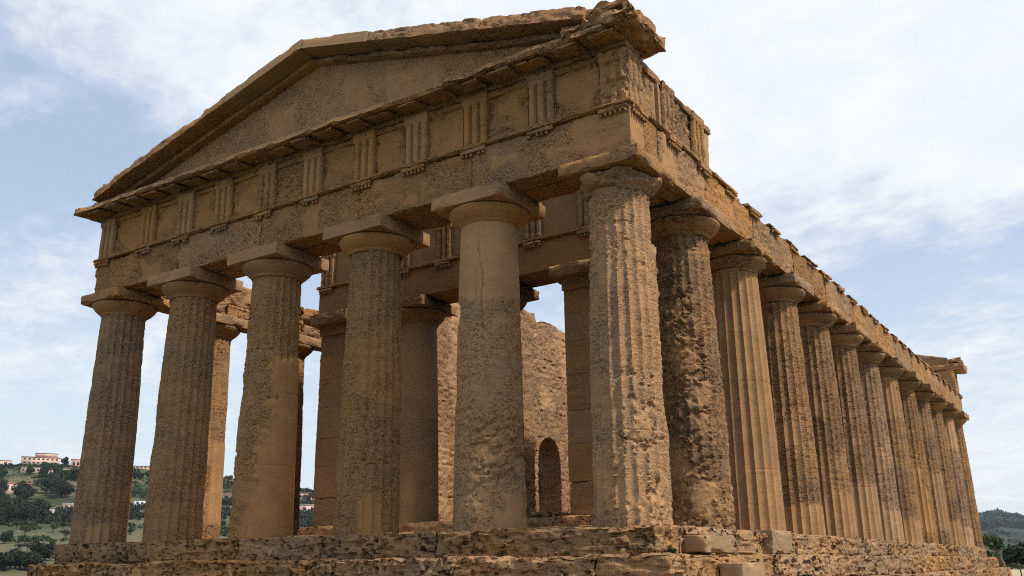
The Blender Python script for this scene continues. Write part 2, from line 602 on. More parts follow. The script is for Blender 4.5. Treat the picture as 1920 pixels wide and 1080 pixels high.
def capital(parent, seed, mat, hw=0.865, wear=0.0, ab_edge=0.02, ab_cut=None, r1=0.585, smooth=0.75, z_n=NECK, z_a=AB0, z_t=Z_AB, rmax=0.835):
    e = link('echinus', lathe_mesh('echinus', ech_prof(r1, rmax, z_n, z_a), mat, seed, 0.008, 72, smooth, wear), parent)
    lo, hi = (-hw, -hw, z_a), (hw, hw, z_t-0.003)
    P, Q, N = grid_box(lo, hi, 0.045)
    V = erode(P, N, lo, hi, seed+40, amp=0.008, edge=ab_edge, pits=0.012, ew=0.05)
    if ab_cut is not None:
        V = ab_cut(V)
    a = link('abacus', mesh_np('abacus', V, Q, mat, True, np.clip(0.75-1.5*(fbm(P*1.3+seed, 4, seed)-0.4), 0, 1)*min(1, smooth+0.2), 0.6), parent)
    return e, a


def add_column(x, y, me, z=0.0):
    return link('column', me, TEMPLE, tuple(np.array((x, y, z))-TL))


def dup_column(src, x, y, rz):
    c = src.copy()
    COL.objects.link(c)
    c.location = tuple(np.array((x, y, 0.0))-TL)
    c.rotation_euler = (0, 0, rz)
    for ch in list(src.children):
        d = ch.copy()
        COL.objects.link(d)
        d.parent = c
        if d.name.startswith('abacus'):
            d.rotation_euler = (0, 0, -rz)
    return c


HP = math.pi/2
front_spec = [
    # corner column: deep wear low down, ledges high up
    dict(seed=11, ero=0.020, strata=0.012, flute=0.066, regions=[(-0.1, 1.2, 0.0, 2.4, 0.8), (-1.5, 0.6, 4.6, 6.3, 0.30)],
         sm=[(-0.1, 0.9, 0.2, 0.55), (0.3, 0.7, 1.5, 1.9, 0.7)], nth=200, nz=210, pit=0.022, fill=0.07),
    # second column: pale repaired top, worn middle, repaired patch at foot
    dict(seed=12, ero=0.030, strata=0.008, flute=0.018, sm=[(-4, 4, 4.45, 6.3), (0.15, 1.4, -0.1, 0.75)], plain=[(-4, 4, 4.2, 6.4), (-4, 4, -0.2, 4.2, 0.55)],
         regions=[(-0.5, 1.4, 0.7, 2.0, 0.6)], pit=0.02, cracks=[(-0.30, 3.6, 5.9, 0.03), (-0.52, 4.2, 5.2, 0.02), (0.1, 4.0, 4.9, 0.015)]),
    dict(seed=13, ero=0.026, strata=0.010, flute=0.066, sm=[(-0.35, 0.5, -0.2, 0.75)], regions=[(-0.6, 0.7, 0.8, 5.2, 0.22)], pit=0.02),
    # fourth: fluted top, rough left half, plain mortar repair on the right half
    dict(seed=14, ero=0.022, strata=0.008, flute=0.066, sm=[(0.05, 1.9, -0.2, 4.05), (-0.75, 1.9, -0.2, 0.9), (-0.35, 1.9, -0.2, 1.9)], plain=[(-0.5, 2.0, -0.3, 4.0)],
         regions=[(-1.5, -0.2, 0.8, 4.0, 0.25)], pit=0.015),
    dict(seed=15, ero=0.018, strata=0.006, flute=0.066, pit=0.016),
    dict(seed=16, ero=0.018, strata=0.008, flute=0.066, sm=[(-0.5, 0.7, -0.1, 0.5)], regions=[(0.0, 0.8, 0.6, 3.0, 0.25)], pit=0.014),
]
fcols = []
for i, sp in enumerate(front_spec):
    me = shaft_mesh('column', mat=S_SHAFT, phi0=ang_cam(FX[i], INS), rot=0.05*i, **sp)
    c = add_column(FX[i], INS, me)
    cut = None
    capital(c, 300+i, S_SHAFT, wear=(0.16, 0.0, 0.01, 0.0, 0.01, 0.02)[i], ab_edge=(0.05, 0.025, 0.008, 0.008, 0.012, 0.05)[i], smooth=(0.15, 0.9, 0.8, 0.8, 0.6, 0.35)[i])
    fcols.append(c)

flank_spec = {
    1: dict(seed=22, ero=0.028, strata=0.024, flute=0.046, regions=[(-1.9, 0.55, -0.2, 5.8, 0.55), (-1.2, 1.4, -0.2, 0.9, 0.5)],
            sm=[(-0.4, 0.5, 0.2, 0.8, 0.8), (-0.5, 0.1, 3.0, 3.5, 0.6), (0.0, 0.5, 1.7, 2.2, 0.7), (-0.6, 0.0, 4.1, 4.6, 0.7), (-0.2, 0.5, 2.4, 2.8, 0.7), (-0.9, -0.3, 1.0, 1.5, 0.6)], nth=200, nz=210, pit=0.025, fill=0.075),
    2: dict(seed=23, ero=0.003, strata=0.0, flute=0.052, sm=[(-4, 4, -0.2, 6.4, 0.85)], joints=(1.35, 3.35, 4.9), pit=0.0),
    3: dict(seed=24, ero=0.014, strata=0.006, flute=0.055, sm=[(-4, 4, -0.2, 0.8, 0.9), (-0.2, 0.5, 2.2, 2.9, 0.7)]),
    4: dict(seed=25, ero=0.014, strata=0.006, flute=0.055, sm=[(-4, 4, -0.2, 1.1, 0.9), (-0.8, 0.2, 3.3, 3.7, 0.6)]),
    5: dict(seed=26, ero=0.012, strata=0.006, flute=0.052, sm=[(-4, 4, -0.2, 1.6, 0.9), (0.0, 0.8, 2.7, 3.1, 0.6)]),
    6: dict(seed=27, ero=0.016, strata=0.008, flute=0.050, sm=[(-4, 4, -0.2, 1.0, 0.8)], nth=120, nz=110),
    7: dict(seed=28, ero=0.018, strata=0.010, flute=0.050, sm=[(-4, 4, -0.2, 0.8, 0.8), (-1, 1, 4.6, 6.3, 0.9)], nth=120, nz=110),
    8: dict(seed=29, ero=0.014, strata=0.010, flute=0.050, sm=[(-0.6, 0.9, 0.5, 2.9, 0.8)], nth=120, nz=110),
}
rcols = {}
for i, sp in flank_spec.items():
    me = shaft_mesh('column', mat=S_FLANK, phi0=ang_cam(FX[0], FY[i]), rot=0.04*i, **sp)
    c = add_column(FX[0], FY[i], me)
    capital(c, 330+i, S_FLANK, wear=(0.10, 0.10, 0.07, 0.02, 0.02, 0.01, 0.01, 0.02)[i-1], ab_edge=(0.05, 0.10, 0.05, 0.06, 0.03, 0.04, 0.03, 0.04)[i-1],
            smooth=(0.3, 0.3, 0.5, 0.5, 0.7, 0.6, 0.5, 0.5)[i-1])
    rcols[i] = c
for i, (s, rz) in {9: (8, 0.9), 10: (6, 2.2), 11: (7, 1.3), 12: (8, 3.6)}.items():
    dup_column(rcols[s], FX[0], FY[i], rz)
src = [rcols[3], rcols[4], rcols[5], rcols[6], rcols[7], rcols[8]]
for i in range(1, 13):                                   # left flank
    dup_column(src[(i*5) % 6], FX[5], FY[i], 1.7*i)
for k in range(1, 5):                                    # rear row
    dup_column(src[(k*2+1) % 6], FX[k], FY[12], 2.3*k)


# ---- architraves
def arch_smooth(seed):
    b = blotch(seed, 0.9, 0.60, 0.64)
    return lambda P: 0.9*b(P)


front_patch = patches([(-1.9, -0.1, None, None, 6.95, 7.12), (-1.3, -0.1, None, None, 7.25, 7.6), (-8.6, -8.15, None, None, 6.7, 7.6), (-3.2, -2.6, None, None, 7.1, 7.3),
                       (-14.6, -13.9, None, None, 6.7, 7.1), (-5.6, -5.2, None, None, 6.8, 7.0)], 41, 0.03, 0.25)
front_arch_joints = [XL] + [FX[4], FX[3], FX[2], FX[1]] + [XR]


def arch_front():
    for k in range(5):
        block('architrave', (front_arch_joints[k]+0.004, YF, Z_AB), (front_arch_joints[k+1]-0.004, 0.72, Z_TA), (0.04, 0.08, 0.04), S_FRONT, TEMPLE, 50+k,
              smooth_fn=lambda P: 0.85*front_patch(P), amp=0.012, edge=0.02, pits=0.022, strata=0.010, ew=0.04, pitf=11)
        block('architrave', (front_arch_joints[k]+0.004, 0.73, Z_AB), (front_arch_joints[k+1]-0.004, 1.36, Z_TA), 0.12, S_FRONT, TEMPLE, 60+k, amp=0.012, edge=0.02)


arch_front()
flank_patch = patches([(None, None, 0.1, 0.75, 6.9, 7.6), (None, None, 1.6, 2.2, 6.7, 7.7), (None, None, 5.2, 5.5, 6.8, 7.3)], 43, 0.04, 0.25)
yj = [1.37] + FY[1:12] + [YB]
for k in range(12):
    y0 = yj[k]+0.004
    y1 = yj[k+1]-0.004
    rr = 0.04 if k < 4 else 0.06
    block('architrave', (-0.72, y0, Z_AB), (XR, y1, Z_TA+0.03), (0.08, rr, rr), S_FLANK if k > 20 else S_FRONT, TEMPLE, 70+k,
          smooth_fn=lambda P: 0.8*flank_patch(P), amp=0.014, edge=0.03, pits=0.024, strata=0.012, ew=0.05, pitf=11)
    block('architrave', (-1.36, y0, Z_AB), (-0.73, y1, Z_TA-0.03), 0.12, S_FRONT, TEMPLE, 90+k, amp=0.015, edge=0.04)
    # left flank: outer beam, inner beam and rubble backing on top
    block('architrave', (XL, y0, Z_AB), (-16.18, y1, Z_TA), 0.09, S_FRONT, TEMPLE, 110+k, amp=0.014, edge=0.03)
    block('architrave', (-16.17, y0, Z_AB), (-15.50, y1, 7.10), 0.05 if k < 3 else 0.1, S_IN, TEMPLE, 130+k, amp=0.02, edge=0.06, pits=0.03, strata=0.03)
    if k < 5:
        block('rubble_course', (-16.2, y0, 7.11), (-15.68, y1, (8.25, 7.9, 7.8, 7.75, 7.7)[k]), 0.05, S_IN, TEMPLE, 150+k, amp=0.04, edge=0.16, pits=0.03,
              big=0.14, bigf=1.1, ew=0.16, smooth_fn=blotch(151+k, 1.1, 0.5, 0.56))
# the first flank beams start behind the front beam
block('architrave', (-1.36, 0.73+0.64, Z_AB), (-0.75, 1.375, Z_TA), 0.2, S_FRONT, TEMPLE, 169, amp=0)
# rear
block('architrave', (XL+0.62, YB-1.2, Z_AB), (XR-1.26, YB, Z_TA), 0.15, S_FRONT, TEMPLE, 171, amp=0.012, edge=0.02)


# ---- bands, regulae
def regula(cx, cy, ax, sgn, zt, length=0.62, seed=0, mat=S_FRONT, drops=6, ragged=0.0, d=0.09):
    """small block with six round drops; ax 0 lies along x (front), 1 along y (flank). One mesh."""
    Vs, Qs = [], []
    n = 0
    if ax == 0:
        lo, hi = (cx-length/2, min(cy, cy+sgn*d), zt-0.10), (cx+length/2, max(cy, cy+sgn*d), zt)
    else:
        lo, hi = (min(cx, cx+sgn*d), cy-length/2, zt-0.10), (max(cx, cx+sgn*d), cy+length/2, zt)
    P, Q, N = grid_box(lo, hi, 0.04)
    V = erode(P, N, lo, hi, seed, amp=0.006+ragged*0.2, edge=0.02+ragged, ew=0.03)
    Vs.append(V)
    Qs.append(Q)
    n += len(V)
    rnd = random.Random(seed)
    for k in range(drops):
        if rnd.random() < 0.10+ragged*4:
            continue
        t = -length/2+length*(k+0.5)/drops
        c = (cx+t, cy+sgn*d*0.5) if ax == 0 else (cx+sgn*d*0.5, cy+t)
        m = 8
        hh = rnd.uniform(0.055, 0.075)
        for j, (zz, rr) in enumerate(((zt-0.095, 0.026), (zt-0.10-hh, 0.036))):
            Vs.append(np.array([(c[0]+rr*math.cos(2*math.pi*a/m), c[1]+rr*math.sin(2*math.pi*a/m), zz) for a in range(m)]))
        Qs.append(np.array([[n+a, n+m+a, n+m+(a+1) % m, n+(a+1) % m] for a in range(m)]))
        Qs.append(np.array([[n+m, n+m+1, n+m+2, n+m+3][::-1], [n+m+3, n+m+4, n+m+5, n+m+6][::-1], [n+m+6, n+m+7, n+m, n+m+3][::-1]]))
        n += 2*m
    V = np.concatenate(Vs)
    o = V.mean(0)
    me = mesh_np('regula', V-o, np.concatenate(Qs), mat, True, np.zeros(len(V)), 0.5)
    return link('regula', me, TEMPLE, tuple(o-TL))


def band(name, lo, hi, seed, mat=S_FRONT, res=0.05, edge=0.02, **kw):
    return block(name, lo, hi, res, mat, TEMPLE, seed, amp=0.008, edge=edge, pits=0.01, ew=0.03, **kw)


band('taenia', (XL-0.085, YF-0.095, Z_TA+0.002), (XR+0.06, 0.7, Z_TA+0.10), 201, res=(0.05, 0.05, 0.033), edge=0.025)
TX = [-16.46, -14.62, -13.07, -11.57, -9.98, -8.42, -6.79, -5.27, -3.69, -2.07, -0.45]
for k, x in enumerate(TX):
    regula(x, YF-0.004, 0, -1, Z_TA, seed=210+k, ragged=(0.0, 0.0, 0.0, 0.0, 0, 0.005, 0.02, 0.0, 0.0, 0.0, 0.01)[k])
# flank taenia: whole near the corner, then only worn stumps
band('taenia', (-0.7, 0.72, Z_TA+0.032), (XR+0.06, 4.9, Z_TA+0.11), 202, res=(0.05, 0.05, 0.03), edge=0.03)
ty = [0.45, 2.07, 3.69]
y = 3.69
while y < L-1.2:
    y += 1.606
    ty.append(y)
for k, y in enumerate(ty):
    regula(XR+0.004, y, 1, 1, Z_TA+(0.0 if k < 3 else 0.03), seed=230+k, ragged=0.0 if k < 3 else 0.025)
    if k >= 3:
        block('taenia', (-0.55, y-random.uniform(0.4, 0.75), Z_TA+0.035), (XR+0.055, y+random.uniform(0.4, 0.8), Z_TA+random.uniform(0.09, 0.13)), 0.05, S_FRONT, TEMPLE, 260+k,
              amp=0.014, edge=0.03, big=0.04, ew=0.05)


# ---- friezes
def triglyph(cx, cy, ax, z0, z1, width=0.64, seed=0, mat=S_FRONT, worn=0.0, d=0.105, sm=None, sgn=None, parent=TEMPLE):
    """upright block with two full and two half grooves and a plain cap"""
    zc_ = z1-0.20
    if ax == 0:
        lo, hi = (cx-width/2, cy-d, z0), (cx+width/2, cy, z1)
        res = (0.02, 0.065, 0.05)
    else:
        lo, hi = (cx, cy-width/2, z0), (cx+d, cy+width/2, z1)
        res = (0.065, 0.02, 0.05)
    P, Q, N = grid_box(lo, hi, res)
    s = np.full(len(P), 0.35) if sm is None else sm(P)
    V = erode(P, N, lo, hi, seed, amp=0.006+worn*0.3, edge=0.012+worn*0.3, pits=0.01+worn, strata=worn*1.2, ew=0.03, keep=1-0.6*s)
    t = (P[:, ax]-(cx if ax == 0 else cy))/width          # -0.5..0.5
    g = np.zeros(len(P))
    for c in (-0.5, -0.1667, 0.1667, 0.5):
        g = np.maximum(g, np.clip(1.7*(1-np.abs(t-c)/0.075), 0, 1))
    g = g*np.clip((zc_-P[:, 2])/0.03, 0, 1)
    if ax == 0:
        f = (P[:, 1] < cy-d*0.5)
        V[:, 1] += np.where(f, g*0.085, 0)
    else:
        f = (P[:, 0] > cx+d*0.5)
        V[:, 0] -= np.where(f, g*0.085, 0)
    # the cap stands a little proud
    cap = P[:, 2] > zc_+0.01
    if ax == 0:
        V[:, 1] -= np.where(f & cap, 0.012, 0)
    else:
        V[:, 0] += np.where(f & cap, 0.012, 0)
    o = np.array([cx, cy, z0])
    me = mesh_np('triglyph', V-o, Q, mat, True, s, 0.5)
    return link('triglyph', me, parent, tuple(o-np.array(TEMPLE.location)-(np.array(parent.location) if parent is not TEMPLE else 0)))


YM = 0.215     # metope plane of the front
mpatch = patches([(-4.95, -4.0, None, None, 7.7, 8.7), (-6.4, -5.7, None, None, 7.7, 8.8), (-3.3, -2.6, None, None, 8.1, 8.7), (-8.0, -7.2, None, None, 7.9, 8.7), (-1.7, -0.8, None, None, 7.8, 8.5),
                  (-11.2, -10.4, None, None, 7.9, 8.6), (-12.7, -12.0, None, None, 7.8, 8.8), (-15.9, -15.0, None, None, 7.8, 8.8), (-14.2, -13.5, None, None, 8.0, 8.7)], 47, 0.06, 0.55)
block('frieze', (XL+0.09, YM, Z_TA+0.10), (XR-0.09, 1.3, Z_FR), (0.045, 0.09, 0.045), S_FRONT, TEMPLE, 301,
      smooth_fn=lambda P: 0.7*mpatch(P), amp=0.012, edge=0.01, pits=0.03, strata=0.018, pitf=11)
band('frieze_band', (XL+0.07, YM-0.045, Z_FR-0.15), (XR-0.07, YM+0.1, Z_FR+0.005), 303, res=(0.06, 0.06, 0.04))
for k, x in enumerate(TX):
    xx = x
    triglyph(xx, YM+0.002, 0, Z_TA+0.103, Z_FR+0.01, seed=310+k, worn=(0.01, 0.02, 0, 0.01, 0.02, 0.01, 0.0, 0.0, 0.0, 0.015, 0.05)[k],
             sm=lambda P: np.clip(0.55+1.8*(fbm(P*1.2, 3, 5)-0.45), 0, 1), width=0.64 if k not in (0, 10) else 0.66)
# right flank frieze survives for a few metres from the corner
YE = 4.56


def ragged_end(V, P):
    k = sst(P[:, 1], YE-0.5, YE)
    V[:, 1] -= k*(0.10+0.22*fbm(P*np.array([1, 1, 2.6]), 3, 77))*(0.5+0.6*sst(P[:, 2], 8.6, 7.9))
    return V


block('frieze', (-1.2, 1.31, Z_TA+0.115), (-0.205, YE, Z_FR-0.02), (0.09, 0.04, 0.045), S_FLANK, TEMPLE, 330, warp=ragged_end,
      smooth_fn=patches([(None, None, 4.05, 4.6, 7.7, 8.7), (None, None, 1.45, 1.62, 7.6, 8.9)], 48, 0.04, 0.1), amp=0.012, edge=0.015, pits=0.03, strata=0.02, pitf=11)
block('frieze', (-0.3, 0.225, Z_TA+0.10), (-0.206, 1.305, Z_FR), (0.09, 0.04, 0.045), S_FLANK, TEMPLE, 331, amp=0.012, edge=0.02, pits=0.035, strata=0.03, pitf=11)
triglyph(-0.208, 0.47, 1, Z_TA+0.113, Z_FR, seed=341, mat=S_FLANK, worn=0.03, width=0.66)
triglyph(-0.208, 2.02, 1, Z_TA+0.113, Z_FR-0.03, seed=342, mat=S_FLANK, worn=0.03)
triglyph(-0.208, 3.62, 1, Z_TA+0.113, Z_FR-0.01, seed=343, mat=S_FLANK, worn=0.02)
block('frieze_band', (-0.7, 0.82, Z_FR-0.14), (-0.15, YE-0.05, Z_FR+0.03), 0.04, S_FRONT, TEMPLE, 345, amp=0.012, edge=0.03)
block('frieze_joint', (-0.3, 1.50, Z_TA+0.116), (-0.13, 1.60, Z_FR-0.16), 0.03, S_NEW, TEMPLE, 346, amp=0.006, edge=0.01)
# rear frieze
block('frieze', (XL+0.02, YB-1.2, Z_TA+0.005), (XR-0.02, YB-0.02, Z_FR), 0.10, S_FRONT, TEMPLE, 350, amp=0.02, edge=0.04, pits=0.02)

# ---- front cornice and pediment
SL, XA, ZA_ = 0.2535, -8.50, 11.67


def rake(x):
    return ZA_-SL*np.abs(x-XA)


def corn_warp(V, P):
    x = P[:, 0]
    fr = sst(P[:, 1], 0.0, -0.45)                       # 1 at the front lip
    n = fbm(np.stack([x*0.9, P[:, 1]*0, P[:, 2]*0.3], 1), 4, 91)
    n2 = fbm(np.stack([x*3.1, P[:, 1]*0, P[:, 2]*1.2], 1), 3, 93)
    worn = 0.25+0.75*sst(x, -7.5, -2.0)
    V[:, 1] += fr*(0.15*sst(n, 0.48, 0.70)*worn + 0.08*(n2-0.5)*(0.4+worn))
    V[:, 2] -= fr*0.05*(P[:, 2] < 9.1)
    V[:, 1] += fr*0.17*np.clip((P[:, 2]-9.05)/0.23, 0, 1)
    V[:, 2] -= fr*(P[:, 2] > 9.2)*(0.05+0.10*sst(n2, 0.45, 0.7))
    return V


block('cornice', (-17.36, -0.47, 9.03), (-0.3, 0.70, 9.28), (0.05, 0.06, 0.05), S_FRONT, TEMPLE, 401, warp=corn_warp, amp=0.018, edge=0.05, pits=0.03, strata=0.01, ew=0.06, pitf=10)
band('bed_moulding', (XL-0.02, YM-0.08, Z_FR+0.012), (XR-0.02, 0.8, 9.028), 402, res=0.07)
step_m = (TX[10]-TX[0])/20
rm = random.Random(5)
for k in range(21):
    x = TX[0]+k*step_m
    if rm.random() < 0.12 and k > 3:
        continue
    ln = rm.uniform(0.30, 0.46)
    def mw(V, P, ln=ln):
        V[:, 2] -= 0.05*sst(P[:, 1], 0.1, -0.42)
        return V
    block('mutule', (x-0.31, 0.06-ln-0.03, 8.962), (x+0.31, 0.128, 9.032), (0.06, 0.06, 0.04), S_FRONT, TEMPLE, 420+k, warp=mw, amp=0.01, edge=0.035, ew=0.04)
# tympanum wall


def tym_warp(V, P):
    t = (P[:, 2]-9.2)/1.0
    zz_ = 9.2+t*np.maximum(rake(P[:, 0])-9.45, 0.01)
    rw = np.floor((zz_-9.25)/0.56)
    jt = np.maximum(sst(np.abs(((zz_-9.25)/0.56) % 1-0.5), 0.46, 0.495), sst(np.abs(((P[:, 0]+0.7*(rw % 2)+0.3*np.sin(rw*5))/1.45) % 1-0.5), 0.484, 0.497))
    V[:, 1] += 0.022*jt*sst(fbm(np.stack([P[:, 0]*0.9, zz_, zz_*0], 1), 3, 17), 0.35, 0.6)*(P[:, 1] < 0.3)
    top = rake(P[:, 0])-0.25
    V[:, 2] = 9.2+t*np.maximum(top-9.2, 0.01)+(V[:, 2]-P[:, 2])*0.3
    return V


block('tympanum', (-16.6, 0.24, 9.2), (-0.4, 0.95, 10.2), (0.03, 0.12, 0.025), S_FRONT, TEMPLE, 405, warp=tym_warp,
      smooth_fn=lambda P: 0.22+0.6*patches([(-7.6, -6.9, None, None, 9.5, 9.9), (-6.2, -4.8, None, None, 9.3, 9.9), (-10.3, -9.2, None, None, 9.4, 9.9)], 49, 0.05, 0.3)(P),
      amp=0.014, edge=0.0, pits=0.014, strata=0.014)


def rake_block(x0, x1, y0, y1, dz0, dz1, seed, mat, res=(0.05, 0.06, 0.05), name='raking_cornice', sm=None, front=0.0, **kw):
    """part of the sloping cornice: box in (x, y, height above the roof line) sheared along the slope"""
    def wp(V, P):
        fr = sst(P[:, 1], y0+0.35, y0)
        n = fbm(np.stack([P[:, 0]*0.8, P[:, 1]*0, P[:, 2]*0.5], 1), 4, seed+1)
        V[:, 1] += front*fr*sst(n, 0.42, 0.7) + fr*0.07*np.clip((P[:, 2]-5-dz0)/(dz1-dz0), 0, 1)*(dz1-dz0 > 0.25)
        V[:, 2] = V[:, 2]-5.0+rake(V[:, 0])
        return V
    P, Q, N = grid_box((x0, y0, 5+dz0), (x1, y1, 5+dz1), res)
    s = np.zeros(len(P)) if sm is None else np.full(len(P), sm)
    V = erode(P, N, (x0, y0, 5+dz0), (x1, y1, 5+dz1), seed, keep=1-0.9*s, **kw)
    V = wp(V, P)
    o = V.mean(0)
    return link(name, mesh_np(name, V-o, Q, mat, True, s, 0.7), TEMPLE, tuple(o-TL))


RK = dict(amp=0.012, edge=0.02, pits=0.022, pitf=10)
rake_block(-16.65, -11.2, -0.44, 0.95, -0.30, 0.0, 501, S_FRONT, front=0.06, **RK)
rake_block(-11.19, XA, -0.45, 0.95, -0.315, 0.0, 502, S_NEW, sm=0.2, amp=0.008, edge=0.02)
rake_block(XA, -6.35, -0.45, 0.95, -0.315, 0.0, 503, S_NEW, sm=0.2, amp=0.008, edge=0.02)
rake_block(-6.34, -3.2, -0.455, 0.95, -0.32, 0.0, 504, S_FRONT, front=0.03, **RK)
rake_block(-3.19, -0.75, -0.43, 0.95, -0.33, 0.0, 505, S_FRONT, front=0.08, **RK)
# bed course under the sloping cornice
rake_block(-16.0, XA, 0.02, 0.9, -0.46, -0.318, 506, S_FRONT, name='raking_bed_course', amp=0.012, edge=0.02, res=(0.08, 0.08, 0.05))
rake_block(XA, -1.4, 0.02, 0.9, -0.46, -0.322, 507, S_FRONT, name='raking_bed_course', amp=0.02, edge=0.05, res=(0.08, 0.08, 0.05))
# battered right-hand corner
CB = dict(amp=0.035, edge=0.11, pits=0.03, big=0.10, bigf=1.3, ew=0.14, pitf=9)
block('corner_cornice', (-1.3, -0.46, 9.03), (0.30, 1.15, 9.40), 0.045, S_FRONT, TEMPLE, 511, **CB)
block('corner_cornice', (-0.95, -0.36, 9.34), (0.16, 1.0, 9.68), 0.045, S_FRONT, TEMPLE, 512, **CB)
block('frieze_block', (-0.74, YM-0.11, Z_FR+0.014), (XR-0.10, 1.0, 9.06), 0.05, S_NEW, TEMPLE, 513, amp=0.008, edge=0.02)
# battered left-hand corner return
block('corner_cornice', (-17.40, -0.40, 9.00), (-16.4, 1.6, 9.26), 0.05, S_FRONT, TEMPLE, 514, amp=0.03, edge=0.10, ew=0.1, pits=0.02)
# roof-side core behind the front pediment and the rear pediment
block('rear_cornice', (-17.3, YB-1.0, Z_FR+0.004), (0.36, YB+0.45, 9.30), 0.10, S_FRONT, TEMPLE, 520, amp=0.03, edge=0.09, big=0.06, ew=0.12)


def tymr(V, P):
    t = (P[:, 2]-9.28)/1.0
    V[:, 2] = 9.28+t*np.maximum(rake(P[:, 0])-9.28, 0.02)
    return V


block('rear_pediment', (-16.4, YB-0.9, 9.28), (-0.4, YB+0.1, 10.28), (0.12, 0.15, 0.1), S_FRONT, TEMPLE, 521, warp=tymr, amp=0.02, edge=0.05)
block('rear_cornice', (-1.9, YB-0.9, 9.28), (0.30, YB+0.30, 9.62), 0.08, S_FRONT, TEMPLE, 522, amp=0.04, edge=0.12, big=0.08, ew=0.12)

# ---- porch and inner hall (cella)
FL = 0.45
XI0, XI1 = -13.2, -3.75          # outer faces of the hall
block('porch_floor', (XI0-0.25, 5.05, -0.01), (XI1+0.25, 33.6, FL), (0.08, 0.15, 0.06), S_STEP, TEMPLE, 601, amp=0.03, edge=0.06, pits=0.02)
block('porch_step', (XI0-0.4, 4.72, -0.008), (XI1+0.4, 5.04, 0.2), (0.05, 0.06, 0.05), S_STEP, TEMPLE, 602, amp=0.02, edge=0.05)
for (x0, x1, s) in ((XI0, -12.27, 1), (-4.70, XI1, -1)):
    pz = [FL+0.003, 1.25, 2.15, 2.95, 3.85, 4.7, 5.4, 6.02]
    for q_ in range(7):
        j_ = 0.012*math.sin(q_*5.1+s)
        block('pier_block', (x0+j_*0.2, 5.45+j_*0.4, pz[q_]+0.0005), (x1+j_*0.2, 6.55, pz[q_+1]-0.001), (0.05, 0.06, 0.05), S_PRO, TEMPLE, 610+s+q_*20, amp=0.006, edge=0.002 if q_ else 0.04,
              pits=0.01, strata=0.006 if q_ else 0.03, ew=0.03, smooth_fn=(lambda P, q_=q_: (0.7 if q_ % 3 else 0.25)*blotch(611+q_, 0.7, 0.3, 0.5)(P)))
    block('pier_capital', (x0-0.04, 5.40, 6.022), (x1+0.04, 6.6, 6.34), 0.05, S_PRO, TEMPLE, 613+s, amp=0.005, edge=0.012)
    block('pier_capital', (x0-0.32, 5.16, 6.342), (x1+0.32, 6.9, 6.68), 0.05, S_PRO, TEMPLE, 616+s, amp=0.012, edge=0.04, pits=0.012)
pm = shaft_mesh('column', 631, S_PRO, phi0=ang_cam(-9.95, 6.05), h=5.55, r0=0.68, r1=0.56, ero=0.008, flute=0.0, plain=[(-4, 4, -1, 9)], sm=[(-4, 4, -0.2, 1.95, 0.9), (-4, 4, 2.75, 6, 0.85)],
                regions=[(-0.2, 0.9, 2.05, 2.6, 0.35)], joints=(2.75,), pit=0.004, nth=96, nz=110)
pc = add_column(-9.95, 6.05, pm, FL)
capital(pc, 640, S_PRO, hw=0.82, r1=0.56, z_n=5.56, z_a=5.92, z_t=6.22, rmax=0.80, smooth=0.5, ab_edge=0.05)
p2 = dup_column(pc, -7.1, 6.05, 2.6)
p2.location.z = pc.location.z
PX0, PX1 = -13.35, -3.62
for k in range(3):
    xs = [PX0, -9.95, -7.1, PX1]
    block('porch_architrave', (xs[k]+0.004, 5.42, 6.68), (xs[k+1]-0.004, 6.6, 7.52), (0.06, 0.1, 0.05), S_PRO, TEMPLE, 650+k, amp=0.008, edge=0.015, pits=0.008, smooth_fn=blotch(652, 0.8, 0.35, 0.5))
block('porch_taenia', (PX0-0.05, 5.33, 7.523), (PX1+0.05, 6.5, 7.61), (0.06, 0.06, 0.04), S_PRO, TEMPLE, 655, amp=0.006, edge=0.015)
block('porch_frieze', (PX0+0.06, 5.49, 7.612), (PX1-0.06, 6.5, 8.74), (0.06, 0.1, 0.06), S_PRO, TEMPLE, 656, amp=0.01, edge=0.03, pits=0.012, smooth_fn=blotch(657, 0.8, 0.45, 0.55))
block('porch_cornice', (PX0-0.03, 5.40, 8.742), (PX1+0.03, 6.5, 8.90), (0.06, 0.06, 0.05), S_PRO, TEMPLE, 658, amp=0.02, edge=0.06, pits=0.012)
PT = [-13.04, -11.52, -10.03, -8.54, -7.06, -5.57, -3.95]
for k, x in enumerate(PT):
    triglyph(x, 5.492, 0, 7.612, 8.72, seed=660+k, mat=S_PRO, width=0.56, d=0.12, worn=0.01)
    regula(x, 5.416, 0, -1, 7.523, length=0.54, seed=670+k, mat=S_PRO)


